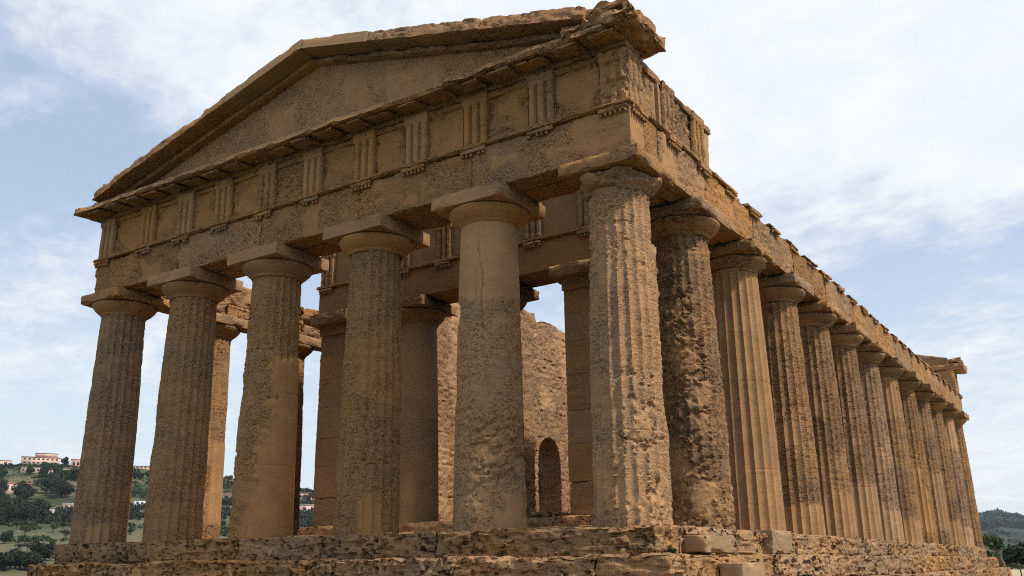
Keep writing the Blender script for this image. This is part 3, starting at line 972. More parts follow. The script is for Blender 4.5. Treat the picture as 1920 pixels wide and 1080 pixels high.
# side walls with round-headed openings
def arch_wall(name, x0, x1, y0, y1, z0, z1, centres, hw, zs, seed, mat, res=0.07):
    """wall along y pierced by round-headed openings; thickness in x. Built as a strip mesh between openings. One mesh."""
    ny = int((y1-y0)/res)
    nz = int((z1-z0)/res)
    ys = y0+np.arange(ny+1)*(y1-y0)/ny
    zs_ = z0+np.arange(nz+1)*(z1-z0)/nz

    def inside(y, z):
        for c in centres:
            if abs(y-c) < hw and (z < zs or (y-c)**2+(z-zs)**2 < hw*hw):
                return True
        return False
    solid = np.array([[not inside((ys[i]+ys[i+1])/2, (zs_[j]+zs_[j+1])/2) for j in range(nz)] for i in range(ny)])
    YY, ZZ = np.meshgrid(ys, zs_, indexing='ij')
    # pull the lattice on to the round edge
    YV, ZV = YY.copy(), ZZ.copy()
    for c in centres:
        d = np.hypot(YY-c, ZZ-zs)
        near = (np.abs(d-hw) < res*0.75) & (ZZ > zs)
        YV = np.where(near, c+(YY-c)*hw/np.maximum(d, 1e-6), YV)
        ZV = np.where(near, zs+(ZZ-zs)*hw/np.maximum(d, 1e-6), ZV)
        side = (np.abs(np.abs(YY-c)-hw) < res*0.6) & (ZZ <= zs)
        YV = np.where(side, c+np.sign(YY-c)*hw, YV)
    n = (ny+1)*(nz+1)
    fl = np.stack([np.full(n, x1), YV.ravel(), ZV.ravel()], 1)
    bk = np.stack([np.full(n, x0), YV.ravel(), ZV.ravel()], 1)
    id_ = np.arange(n).reshape(ny+1, nz+1)
    Q = []
    for i in range(ny):
        for j in range(nz):
            if not solid[i, j]:
                continue
            a, b, c, d = id_[i, j], id_[i+1, j], id_[i+1, j+1], id_[i, j+1]
            Q.append((a, b, c, d))
            Q.append((n+d, n+c, n+b, n+a))
            if i == 0 or not solid[i-1, j]:
                Q.append((a, d, n+d, n+a))
            if i == ny-1 or not solid[i+1, j]:
                Q.append((c, b, n+b, n+c))
            if j == 0 or not solid[i, j-1]:
                Q.append((b, a, n+a, n+b))
            if j == nz-1 or not solid[i, j+1]:
                Q.append((d, c, n+c, n+d))
    V = np.concatenate([fl, bk])
    nr = np.concatenate([np.tile([1.0, 0, 0], (n, 1)), np.tile([-1.0, 0, 0], (n, 1))])
    crs = np.abs(((V[:, 2]-z0)/0.52+0.06*np.sin(V[:, 1]*1.7)) % 1.0-0.5)
    row = np.floor((V[:, 2]-z0)/0.52)
    hdr = np.abs(((V[:, 1]+0.55*(row % 2)+0.2*np.sin(row*7.0))/1.12) % 1.0-0.5)
    d = 0.03*(fbm(V*1.6, 4, seed)-0.5)-0.028*sst(fbm(V*np.array([4, 4, 9.0]), 4, seed+1), 0.5, 0.62)-0.03*sst(fbm(V*8, 2, seed+2), 0.52, 0.68)
    d = d-0.03*np.maximum(sst(crs, 0.44, 0.49), sst(hdr, 0.465, 0.49))*sst(fbm(V*1.1, 3, seed+9), 0.35, 0.55)
    V2 = V+nr*d[:, None]
    tp = sst(V[:, 2], z1-1.0, z1)
    V2[:, 2] -= tp*0.22*sst(fbm(np.stack([V[:, 1]*0.8, V[:, 0]*0, V[:, 0]*0], 1), 4, seed+3), 0.35, 0.7)
    V2[:, 1] += 0.08*(fbm(V*2.5, 3, seed+4)-0.5)
    o = np.array([(x0+x1)/2, (y0+y1)/2, z0])
    sm = 0.8*sst(fbm(V*0.7, 4, seed+6), 0.47, 0.54)
    used, inv = np.unique(np.array(Q), return_inverse=True)
    me = mesh_np(name, V2[used]-o, inv.reshape(-1, 4), mat, True, sm[used], 0.6)
    return link(name, me, TEMPLE, tuple(o-TL))


cen = [14.05+3.2*k for k in range(6)]
arch_wall('hall_wall', XI0, -12.3, 6.56, 33.0, FL+0.004, 8.85, cen, 0.86, 3.30, 701, S_IN, res=0.055)
arch_wall('hall_wall', -4.68, XI1, 6.56, 33.0, FL+0.004, 8.80, cen, 0.93, 3.25, 707, S_IN, res=0.12)
block('door_wall', (-12.29, 11.4, FL+0.004), (-10.0, 12.7, 7.9), 0.08, S_IN, TEMPLE, 711, amp=0.03, edge=0.1, pits=0.03, strata=0.03, ew=0.12)
block('door_wall', (-7.0, 11.4, FL+0.004), (-4.69, 12.7, 7.7), 0.08, S_IN, TEMPLE, 712, amp=0.03, edge=0.1, pits=0.03, strata=0.03, ew=0.12)
block('end_wall', (-12.29, 31.8, FL+0.004), (-4.69, 32.9, 7.0), 0.15, S_IN, TEMPLE, 713, amp=0.03, edge=0.1)


# ------------------------------------------------------------------ loose stones and cut step blocks
def loose(name, lo, hi, mat, seed, label, cat, rot=0.0, group=None, **kw):
    P, Q, N = grid_box(lo, hi, kw.pop('res', 0.03))
    V = erode(P, N, lo, hi, seed, **kw)
    o = np.array([(lo[0]+hi[0])/2, (lo[1]+hi[1])/2, lo[2]])
    ob = link(name, mesh_np(name, V-o, Q, mat, True, np.full(len(P), 0.25 if mat is S_NEW else 0.0), 0.7), None, tuple(o))
    ob.rotation_euler = (0, 0, rot)
    return tag(ob, label, cat, group)


loose('cut_stone_block', (-0.02, 1.15, -0.472), (0.40, 2.35, -0.185), S_NEW, 801, 'squared grey brown stone block set as a step below the second flank column', 'stone block', amp=0.012, edge=0.035, pits=0.015, ew=0.05)
loose('cut_stone_block', (0.43, 1.55, -0.985), (0.84, 2.75, -0.64), S_NEW, 802, 'squared stone block on the lower step at the bottom edge of the photo', 'stone block', amp=0.012, edge=0.035, pits=0.015, ew=0.05)
loose('cut_stone_block', (-0.30, 5.55, -0.470), (0.10, 6.92, 0.02), S_NEW, 803, 'tall pale cut stone slab standing in the stylobate before the third flank column', 'stone block', amp=0.012, edge=0.035, pits=0.015, ew=0.05)
for k, (x, y, sx, sy, h, lb) in enumerate(((-5.9, 5.5, 0.5, 0.35, 0.16, 'flat dark loose stone on porch floor beside the narrow arched opening'),
                                           (-5.35, 5.7, 0.42, 0.3, 0.13, 'small dark loose stone on porch floor close to the right pier'))):
    loose('loose_stone', (x, y, FL+0.002), (x+sx, y+sy, FL+h), S_STEP, 810+k, lb, 'stone', rot=0.4*k+0.2, amp=0.02, edge=0.07, ew=0.08)

# ------------------------------------------------------------------ terrain
SKY_AZ = np.array([-180, -60, -25, -5, 5, 6.2, 8, 15, 30, 40, 45.5, 50.3, 55, 58.8, 62.1, 75, 95, 130, 180.])
SKY_EL = np.array([-0.5, -0.4, 0.8, 1.6, 1.86, 2.12, 1.95, 1.8, 2.6, 3.7, 4.35, 5.05, 5.45, 5.50, 5.40, 4.9, 2.5, -0.2, -0.5])
PR_R = np.array([140, 190, 260, 330, 420, 520, 650, 800, 950])
PR_E = np.array([-4.6, -3.6, -1.4, 0.2, 0.95, 1.75, 2.9, 4.2, 5.5])


def terrain_z(x, y):
    x = np.asarray(x, float)
    y = np.asarray(y, float)
    dx, dy = x-CAM[0], y-CAM[1]
    r = np.maximum(np.hypot(dx, dy), 1e-3)
    az = np.degrees(np.arctan2(-dx, dy))
    P = np.stack([x, y, x*0], -1).reshape(-1, 3)
    nz = (fbm(P/90.0, 4, 61)-0.5).reshape(x.shape)
    nn = (fbm(P/6.0, 4, 63)-0.5).reshape(x.shape)
    z_near = -2.08+0.62*sst(y, 8, 48)+0.10*nn
    S = np.interp(az, SKY_AZ, SKY_EL)
    # hill to the left with the town on it
    e = np.interp(r, PR_R, PR_E)*np.where(r > 330, S/5.5, 1.0)
    zl = CAM[2]+r*np.tan(np.radians(np.minimum(e, S)))
    top = CAM[2]+950*np.tan(np.radians(S))
    zl = np.where(r > 950, top-(r-950)*0.012, zl) + nz*np.clip((r-250)/600, 0, 1)*np.where(r > 930, 2, 9)
    # far hill to the right
    zr = np.interp(r, [105, 120, 160, 400, 1500, 2300, 3600, 4500, 8000], [-1.46, -2.5, -6, -22, -30, 20, 0, 60, 0])
    zs = CAM[2]+3600*np.tan(np.radians(S))
    zr = zr + zs*sst(r, 1500, 3600)*(1-0.4*sst(r, 3600, 8000)) + nz*np.clip((r-300)/1500, 0, 1)*40
    zo = np.interp(r, [70, 140, 400, 2000, 8000], [-2.1, -6, -30, -60, -60])
    wl = sst(az, 26, 38)*(1-sst(az, 95, 125))
    wr = sst(az, -24, -8)*(1-sst(az, 26, 38))
    zf = zl*wl+zr*wr+zo*np.clip(1-wl-wr, 0, 1)
    edge = 72+33*sst(az, 24, 12)*sst(az, -20, -5)
    k = sst(r, edge, edge+60*wl+8*(1-wl)+20)
    return z_near*(1-k)+zf*k


azs = np.unique(np.concatenate([np.arange(-180, 181, 3.0), np.arange(-4, 12, 0.2), np.arange(36, 72, 0.25)]))
azs = azs[azs < 180]
rs = np.unique(np.concatenate([np.geomspace(1.5, 9000, 70), np.arange(20, 140, 4), np.arange(250, 1000, 10)]))
AA, RR = np.meshgrid(np.radians(azs), rs)
gx = CAM[0]-np.sin(AA)*RR
gy = CAM[1]+np.cos(AA)*RR
gz = terrain_z(gx, gy)
gx = gx.ravel()
gy = gy.ravel()
gz = gz.ravel()
na, nr_ = len(azs), len(rs)
i = np.arange(na)
q = [np.stack([k*na+i, (k+1)*na+i, (k+1)*na+(i+1) % na, k*na+(i+1) % na], 1) for k in range(nr_-1)]
V = np.concatenate([np.stack([gx, gy, gz], 1), [[CAM[0], CAM[1], float(terrain_z(np.array([CAM[0]]), np.array([CAM[1]]))[0])]]])
tri = np.array([[na*nr_, k, (k+1) % na, (k+1) % na] for k in range(na)])
mg = bpy.data.materials.new('hillside_ground')
mg.use_nodes = True
t = NT(mg.node_tree)
pos = t.n('NewGeometry').outputs['Position']
bs = t.n('BsdfPrincipled')
t.n('OutputMaterial', i_Surface=bs.outputs[0])
g1 = t.noise(pos, 0.012, 6, 0.6, 0.3)
g2 = t.noise(pos, 0.05, 6, 0.65, 0.2)
g3 = t.noise(pos, 0.35, 5, 0.7)
c = t.mix(t.ramp(g2, 0.40, 0.62), (0.028, 0.042, 0.017), (0.060, 0.066, 0.030))
c = t.mix(t.ramp(g1, 0.46, 0.58), c, (0.105, 0.092, 0.050))
c = t.mix(t.math('MULTIPLY', t.ramp(g3, 0.52, 0.66), 0.8), c, (0.030, 0.042, 0.018))
sp_ = t.n('SeparateXYZ', i_0=pos)
# dry-stone terrace walls follow the contours of the hill
zz = t.math('MULTIPLY_ADD', g2, 9.0, t.math('MULTIPLY', sp_.outputs[2], 0.085))
fr = t.math('FRACT', zz)
wall_ = t.math('MULTIPLY', t.ramp(fr, 0.10, 0.04), t.ramp(t.noise(pos, 0.018, 3), 0.48, 0.56))
c = t.mix(t.math('MULTIPLY', wall_, 0.8), c, (0.36, 0.30, 0.21))
dist = t.n('VectorMath', operation='LENGTH', i_0=pos).outputs['Value']
# the open dry field half way down
fx_ = t.n('VectorMath', operation='DISTANCE', i_0=pos, i_1=(-355.0, 200.0, 8.0)).outputs['Value']
c = t.mix(t.math('MULTIPLY', t.ramp(fx_, 150, 70), 0.85), c, t.mix(t.ramp(g3, 0.35, 0.7), (0.135, 0.118, 0.062), (0.095, 0.095, 0.045)))
soil = t.mix(t.ramp(g3, 0.3, 0.7), (0.10, 0.080, 0.042), (0.055, 0.060, 0.025))
soil = t.mix(t.ramp(t.noise(pos, 2.2, 5, 0.7), 0.55, 0.7), soil, (0.15, 0.115, 0.065))
soil = t.mix(t.ramp(sp_.outputs[1], 34, 42), soil, (0.42, 0.33, 0.21))
c = t.mix(t.ramp(dist, 110, 85), c, soil)
far = t.mix(t.ramp(t.noise(pos, 0.006, 7, 0.7), 0.45, 0.62), (0.016, 0.026, 0.016), (0.040, 0.052, 0.026))
far = t.mix(t.ramp(t.noise(pos, 0.03, 5, 0.7), 0.60, 0.72), far, (0.13, 0.12, 0.08))
c = t.mix(t.ramp(dist, 1300, 1600), c, far)
t.put(bs.inputs['Base Color'], c)
bs.inputs['Roughness'].default_value = 0.95
bs.inputs['Specular IOR Level'].default_value = 0.1
bmp = t.n('Bump', i_Height=t.noise(pos, 3.0, 6, 0.7), i_Strength=0.4)
bmp.inputs['Distance'].default_value = 0.1
t.put(bs.inputs['Normal'], bmp.outputs[0])
ground = link('ground', mesh_np('ground', V, np.concatenate(q), mg, True))
ground['kind'] = 'structure'


def place(u, v, rmin=30, rmax=5000):
    """where the sight line through a pixel of the photograph meets the terrain"""
    d = view_dir(u, v)
    s = np.geomspace(rmin, rmax, 2500)
    P = CAM[None]+d[None]*s[:, None]
    tz = terrain_z(P[:, 0], P[:, 1])
    hit = np.nonzero(P[:, 2] < tz)[0]
    k = hit[0] if len(hit) else 1200
    return np.array([P[k, 0], P[k, 1], tz[k]]), float(np.dot(P[k]-CAM, F_))/FPX     # point, metres per px


# ------------------------------------------------------------------ trees
def leaf_mat(name, a, b):
    m = bpy.data.materials.new(name)
    m.use_nodes = True
    t = NT(m.node_tree)
    bs = t.n('BsdfPrincipled')
    t.n('OutputMaterial', i_Surface=bs.outputs[0])
    rnd = t.n('NewGeometry').outputs['Random Per Island']
    oi = t.n('ObjectInfo').outputs['Random']
    c = t.mix(rnd, a, b)
    c = t.mix(t.math('MULTIPLY', oi, 0.5), c, tuple(x*0.6 for x in a))
    t.put(bs.inputs['Base Color'], c)
    bs.inputs['Roughness'].default_value = 0.8
    bs.inputs['Specular IOR Level'].default_value = 0.2
    return m


M_LEAF = leaf_mat('dark_leaves', (0.016, 0.028, 0.014), (0.036, 0.052, 0.024))
M_OLIVE = leaf_mat('olive_leaves', (0.045, 0.060, 0.030), (0.085, 0.10, 0.05))
M_GREEN = leaf_mat('green_leaves', (0.034, 0.058, 0.018), (0.072, 0.105, 0.032))
mb = bpy.data.materials.new('bark')
mb.use_nodes = True
t = NT(mb.node_tree)
bs = t.n('BsdfPrincipled')
t.n('OutputMaterial', i_Surface=bs.outputs[0])
t.put(bs.inputs['Base Color'], t.mix(t.noise(t.n('NewGeometry').outputs['Position'], 9, 4), (0.07, 0.048, 0.032), (0.15, 0.11, 0.08)))
bs.inputs['Roughness'].default_value = 0.95


def crown_mesh(name, lobes, n, size, mat, seed):
    """many small leaf clumps spread through the volume of several lobes (cx,cy,cz,rx,ry,rz)"""
    rg = np.random.default_rng(seed)
    lob = np.array(lobes)
    vol = lob[:, 3]*lob[:, 4]*lob[:, 5]
    pick = rg.choice(len(lob), n, p=vol/vol.sum())
    d = rg.normal(size=(n, 3))
    d /= np.linalg.norm(d, axis=1)[:, None]
    rad = rg.uniform(0.35, 1.0, n)**0.5*rg.uniform(0.82, 1.08, n)
    C = lob[pick, :3]+d*rad[:, None]*lob[pick, 3:6]
    a = rg.normal(size=(n, 3))+d*0.3
    a /= np.linalg.norm(a, axis=1)[:, None]
    b = np.cross(a, rg.normal(size=(n, 3)))
    b /= np.linalg.norm(b, axis=1)[:, None]
    s = size*rg.uniform(0.5, 1.3, n)[:, None]
    V = np.stack([C-a*s, C-b*s*0.55, C+a*s, C+b*s*0.55], 1).reshape(-1, 3)
    return mesh_np(name, V, np.arange(4*n).reshape(-1, 4), mat, False)


def tubes_mesh(name, paths, mat, m=7):
    Vs, Qs, n = [], [], 0
    for path in paths:
        for k, (p, r) in enumerate(path):
            p = Vector(p)
            nx = Vector(path[min(k+1, len(path)-1)][0])-Vector(path[max(k-1, 0)][0])
            nx.normalize()
            u_ = nx.orthogonal().normalized()
            w_ = nx.cross(u_)
            for j in range(m):
                a = 2*math.pi*j/m
                Vs.append(tuple(p+(u_*math.cos(a)+w_*math.sin(a))*r))
            if k:
                b0 = n+(k-1)*m
                for j in range(m):
                    Qs.append((b0+j, b0+(j+1) % m, b0+m+(j+1) % m, b0+m+j))
        n += len(path)*m
    return mesh_np(name, Vs, Qs, mat, True)


def tree_parts(kind, seed):
    rg = random.Random(seed)
    if kind == 'cypress':
        lobes = [(0, 0, 1.2+k*1.0, 0.75*(1-k/9), 0.75*(1-k/9), 0.9) for k in range(8)]
        return tubes_mesh('trunk', [[((0, 0, -0.4), 0.18), ((0, 0, 4), 0.12), ((0.05, 0, 8), 0.04)]], mb), crown_mesh('crown', lobes, 1100, 0.26, M_LEAF, seed)
    if kind == 'olive':
        lobes = [(rg.uniform(-1.1, 1.1), rg.uniform(-1.1, 1.1), rg.uniform(2.3, 3.4), rg.uniform(0.8, 1.3), rg.uniform(0.8, 1.3), rg.uniform(0.6, 0.95)) for _ in range(6)]
        paths = [[((0, 0, -0.4), 0.28), ((0.1, 0, 0.7), 0.2), ((0.05, 0.1, 1.4), 0.15)]]
        for lb in lobes:
            paths.append([((0.05, 0.1, 1.2), 0.12), ((lb[0]*0.6, lb[1]*0.6, 2.0), 0.08), ((lb[0], lb[1], lb[2]), 0.03)])
        return tubes_mesh('trunk', paths, mb), crown_mesh('crown', lobes, 1000, 0.24, M_OLIVE, seed)
    lobes = [(rg.uniform(-1.7, 1.7), rg.uniform(-1.7, 1.7), rg.uniform(1.5, 5.2), rg.uniform(1.0, 1.8), rg.uniform(1.0, 1.7), rg.uniform(0.9, 1.4)) for _ in range(9)]
    paths = [[((0, 0, -0.4), 0.3), ((0.1, 0, 1.4), 0.22), ((0.0, 0.1, 3.0), 0.16)]]
    for lb in lobes:
        paths.append([((0.05, 0.05, 1.8), 0.12), ((lb[0]*0.6, lb[1]*0.6, lb[2]*0.8), 0.08), ((lb[0], lb[1], lb[2]), 0.03)])
    return tubes_mesh('trunk', paths, mb), crown_mesh('crown', lobes, 1500, 0.34, M_LEAF if kind == 'dark' else M_GREEN, seed)


KIND = {}
for kd, hh in (('cypress', 9.0), ('olive', 4.0), ('dark', 6.6), ('green', 6.6)):
    KIND[kd] = [(*tree_parts(kd, 900+s), hh) for s in range(3)]
NAMES = {'cypress': 'cypress_tree', 'olive': 'olive_tree', 'dark': 'evergreen_tree', 'green': 'leafy_tree'}
tr = random.Random(99)


def tree(kind, p, height, label, group=None, wide=1.0):
    tm, cm, hh = KIND[kind][tr.randrange(3)]
    s = height/hh
    e = thing(NAMES[kind], tuple(p), label, 'tree', group, tr.uniform(0, 6.28))
    e.scale = (s*wide, s*wide, s)
    link('trunk', tm, e)
    link('crown', cm, e)
    return e


GROVE = 'trees of the dense dark grove on the left hillside'
for k in range(30):                                        # dark grove below the town
    u = tr.uniform(-25, 128)
    v = tr.uniform(925, 982) if u < 85 else tr.uniform(925, 948)
    if u > 85 and 935 < v < 968:
        v -= 12
    p, m = place(u, v)
    tree('dark', p, tr.uniform(26, 42)*m, 'dark evergreen of the dense grove below the town on the left hillside', GROVE, tr.uniform(0.9, 1.3))
for k in range(26):                                        # row under the skyline houses
    u = tr.uniform(-30, 165)
    p, m = place(u, tr.uniform(884, 905))
    tree('dark' if k % 3 else 'green', p, tr.uniform(12, 22)*m, 'tree in the belt just under the skyline houses at far left', 'trees in the belt under the skyline houses', 1.1)
for (u, v, h) in ((121, 874, 20), (146, 903, 30), (134, 900, 26), (118, 899, 22)):
    p, m = place(u, v)
    tree('dark', p, h*m, {121: 'round dark tree on the skyline between two pink buildings at far left', 146: 'tall dark tree right against the leftmost temple column',
                          134: 'dark tree second from the leftmost temple column under the skyline', 118: 'dark tree under the right end of the big pink building'}[u])
FIELD = [(8, 1020, 30, 'dark', 'big round dark tree at the left edge of the dry field'), (46, 1006, 22, 'olive', 'bushy olive tree at the upper left of the dry field'),
         (98, 999, 18, 'olive', 'small olive tree at the top right of the dry field'), (117, 990, 13, 'dark', 'small round tree above the right end of the dry field'),
         (122, 1012, 20, 'olive', 'wide olive tree just left of the temple steps'), (66, 1028, 18, 'green', 'leaning green tree in the middle of the dry field'),
         (51, 1034, 17, 'olive', 'little olive tree with a dark crown low in the dry field'), (38, 1032, 13, 'olive', 'thin pale olive tree low in the dry field'),
         (97, 1024, 15, 'green', 'small green tree beside the upper corner of the temple steps'), (30, 992, 16, 'olive', 'pale olive tree along the upper border of the field')]
for (u, v, h, kd, lb) in FIELD:
    p, m = place(u, v)
    tree(kd, p, h*m, lb, None, 1.1)
for k in range(13):                                        # thicket low down at the left edge
    u = -20+k*9.5
    p, m = place(u, 1072-tr.uniform(0, 8)-(14 if u > 62 else 0))
    tree('dark', p, tr.uniform(34, 44)*m, 'tree of the dark thicket at the bottom left corner', 'trees of the thicket at the bottom left', 1.2)
p, m = place(7, 1062)
tree('cypress', p, 30*m, 'slim cypress tip rising from the thicket at bottom left')
for k in range(46):                                        # scattered over the slope that shows between the columns
    u = (tr.uniform(240, 292), tr.uniform(410, 445), tr.uniform(560, 592), tr.uniform(150, 600))[k % 4]
    p, m = place(u, tr.uniform(905, 1010))
    tree(('dark', 'olive', 'green')[k % 3], p, tr.uniform(9, 20)*m, 'small tree on the slope seen between the left columns', 'small trees on the slope between the columns', 1.1)
for (u, v, h) in ((262, 899, 16), (276, 897, 15), (250, 898, 17), (430, 953, 20), (419, 950, 18), (262, 972, 13)):
    p, m = place(u, v)
    tree('dark', p, h*m, 'dark tree on the slope in a gap between left columns', 'dark trees in the gaps between columns', 1.3)

# scrub that covers the slope: nobody could count it
def scrub(name, us, vs, n, size, leaf, mat, seed, quads=26):
    rg = np.random.default_rng(seed)
    Vs = []
    k = 0
    az = rg.uniform(us[0], us[1], n*3)
    rr_ = rg.uniform(vs[0], vs[1], n*3)
    X = CAM[0]-np.sin(np.radians(az))*rr_
    Y = CAM[1]+np.cos(np.radians(az))*rr_
    den = fbm(np.stack([X/55, Y/55, X*0], 1), 4, seed)
    ok = den > np.quantile(den, 0.62)
    X, Y = X[ok][:n], Y[ok][:n]
    Z = terrain_z(X, Y)
    m = len(X)
    sc = size*rg.uniform(0.5, 1.4, m)
    d = rg.normal(size=(m, quads, 3))
    d /= np.linalg.norm(d, axis=2)[..., None]
    d[..., 2] = np.abs(d[..., 2])*0.9
    C = np.stack([X, Y, Z], 1)[:, None]+d*sc[:, None, None]*rg.uniform(0.5, 1.0, (m, quads, 1))
    a_ = rg.normal(size=(m, quads, 3))
    a_ /= np.linalg.norm(a_, axis=2)[..., None]
    b_ = np.cross(a_, rg.normal(size=(m, quads, 3)))
    b_ /= np.linalg.norm(b_, axis=2)[..., None]
    L_ = leaf*sc[:, None, None]*rg.uniform(0.6, 1.3, (m, quads, 1))
    V = np.stack([C-a_*L_, C-b_*L_*0.6, C+a_*L_, C+b_*L_*0.6], 2).reshape(-1, 3)
    o = link(name, mesh_np(name, V, np.arange(len(V)).reshape(-1, 4), mat, False))
    o['label'] = 'scattered scrub and bushes covering the distant slope'
    o['kind'] = 'stuff'


scrub('hillside_scrub', (40, 70), (540, 940), 4200, 2.6, 0.42, M_LEAF, 5)
scrub('hillside_scrub', (40, 70), (480, 940), 1500, 1.9, 0.42, M_GREEN, 8)
scrub('hillside_scrub', (40, 70), (330, 480), 160, 1.0, 0.42, M_OLIVE, 9)
scrub('far_woodland', (-3, 12), (2300, 3700), 4500, 11.0, 0.40, M_LEAF, 12)
scrub('far_woodland', (-3, 12), (900, 2300), 3000, 6.0, 0.40, M_LEAF, 14)

# bent pine and bushes by the right edge
pb, m = place(1880, 1064, 90, 130)
S_ = m
ax_ = np.array([R0[0], R0[1], 0])


def pt(du, dv, dd=0.0):
    """offset in metres: du to the right across the view, dv up, dd along the view"""
    return tuple(ax_*du*S_ + np.array([-ax_[1], ax_[0], 0])*dd + np.array([0, 0, dv*S_]))


pine = thing('pine_tree', tuple(pb), 'bent pine with a flat green crown beyond the far end of the temple', 'tree')
link('trunk', tubes_mesh('trunk', [[(pt(2, -8), 0.30), (pt(1, 8), 0.25), (pt(-3, 20), 0.21), (pt(-7, 32), 0.17), (pt(-10, 42), 0.11)],
                                   [(pt(-7, 30), 0.12), (pt(-20, 44), 0.07), (pt(-28, 50), 0.03)], [(pt(-5, 28), 0.10), (pt(2, 40), 0.05)]], mb), pine)
link('crown', crown_mesh('crown', [(*pt(-29, 51), 0.62, 0.9, 0.26), (*pt(-18, 54), 0.9, 1.0, 0.30), (*pt(-6, 51), 0.75, 0.9, 0.30), (*pt(-1, 43), 0.5, 0.7, 0.28), (*pt(-22, 43), 0.35, 0.6, 0.2), (*pt(-12, 38), 0.4, 0.6, 0.25), (*pt(3, 36), 0.35, 0.5, 0.2)],
                         1700, 0.13, M_GREEN, 55), pine)
for (u, v, h, kd, lb, r0) in ((1848, 1070, 42, 'green', 'green bush behind the far corner of the temple steps', 100), (1864, 1072, 34, 'green', 'low green bush left of the bent pine trunk', 108),
                              (1903, 1072, 50, 'dark', 'dark tree right of the bent pine', 118), (1924, 1072, 60, 'dark', 'dark tree at the right edge of the photo', 112), (1886, 1072, 38, 'dark', 'dark bush between the bent pine and the edge trees', 122)):
    p, m = place(u, v, r0, 200)
    tree(kd, p, h*m, lb, None, 1.35)
p, m = place(1904, 1068, 60, 108)
sh = thing('shrub', tuple(p), 'pale low shrub on the light ground near the right edge', 'shrub')
link('foliage', crown_mesh('foliage', [(0, 0, 0.25, 0.7, 0.6, 0.35), (0.5, 0.1, 0.18, 0.4, 0.4, 0.25)], 420, 0.09, M_OLIVE, 77), sh)

# ------------------------------------------------------------------ houses on the hill


def plain(name, col, rough=0.85, var=0.15, scale=0.6):
    m = bpy.data.materials.new(name)
    m.use_nodes = True
    t = NT(m.node_tree)
    bs = t.n('BsdfPrincipled')
    t.n('OutputMaterial', i_Surface=bs.outputs[0])
    n = t.noise(t.n('NewGeometry').outputs['Position'], scale, 5, 0.65)
    t.put(bs.inputs['Base Color'], t.mix(t.ramp(n, 0.3, 0.7), tuple(x*(1-var) for x in col), tuple(min(1, x*(1+var)) for x in col)))
    bs.inputs['Roughness'].default_value = rough
    return m


H_PINK = plain('pink_plaster', (0.60, 0.40, 0.31))
H_TAN = plain('tan_plaster', (0.47, 0.33, 0.23))
H_WHITE = plain('white_plaster', (0.72, 0.70, 0.66))
H_GREY = plain('grey_plaster', (0.36, 0.33, 0.31))
H_ROOF = plain('clay_roof', (0.36, 0.17, 0.12))
H_RED = plain('red_roof', (0.50, 0.18, 0.16))
H_FLAT = plain('flat_roof', (0.34, 0.29, 0.24))
M_WIN = plain('window_dark', (0.035, 0.04, 0.05), 0.3)


def bx(name, lo, hi, mat, parent, bev=0.0):
    P, Q, N = grid_box(lo, hi, 1e6)
    o = np.array([(lo[0]+hi[0])/2, (lo[1]+hi[1])/2, lo[2]])
    return link(name, mesh_np(name, P-o, Q, mat, False), parent, tuple(o-(0 if parent is None else 0)))


def house(u0, u1, vt, vb, wall, roof, label, rows=1, cols=4, kind='flat', name='house', turn=0.0, depth=0.6, upper=None):
    p, m = place((u0+u1)/2, vb)
    wd, ht = (u1-u0)*m, (vb-vt)*m
    dp = max(6.0, wd*depth)
    to = CAM[:2]-p[:2]
    rz = math.atan2(to[1], to[0])+math.pi/2+turn
    e = thing(name, tuple(p), label, 'house' if name == 'house' else 'building', None, rz)
    rt = 0.10*ht if kind == 'flat' else 0.28*ht
    hw_ = ht-rt
    bx('wall', (-wd/2, 0, -3), (wd/2, dp, hw_), wall, e)
    if kind == 'flat':
        bx('roof', (-wd/2-0.25, -0.25, hw_+0.004), (wd/2+0.25, dp+0.25, ht), roof, e)
    else:
        V = [(-wd/2-0.5, -0.5, hw_+0.004), (wd/2+0.5, -0.5, hw_+0.004), (wd/2+0.5, dp+0.5, hw_+0.004), (-wd/2-0.5, dp+0.5, hw_+0.004),
             (-wd/2+dp*0.35, dp/2, ht), (wd/2-dp*0.35, dp/2, ht)]
        link('roof', mesh_np('roof', V, [(0, 1, 5, 4), (2, 3, 4, 5), (1, 2, 5, 5), (3, 0, 4, 4), (3, 2, 1, 0)], roof, False), e)
    if upper:
        a, b, h2 = upper
        bx('upper_wall', (-wd/2+wd*a, 0.8, ht+0.004), (-wd/2+wd*b, dp*0.8, ht+h2*m), wall, e)
        bx('upper_roof', (-wd/2+wd*a-0.25, 0.55, ht+h2*m+0.004), (-wd/2+wd*b+0.25, dp*0.8+0.25, ht+h2*m+0.45), roof, e)
    fh = hw_/rows
    for r_ in range(rows):
        for c_ in range(cols):
            x = -wd/2+wd*(c_+0.75)/(cols+0.5)
            ww = min(wd/(cols+0.5)*0.55, 2.4)
            bx('window', (x-ww/2, -0.05, r_*fh+fh*0.36), (x+ww/2, 0.12, r_*fh+fh*0.80), M_WIN, e)
    return e


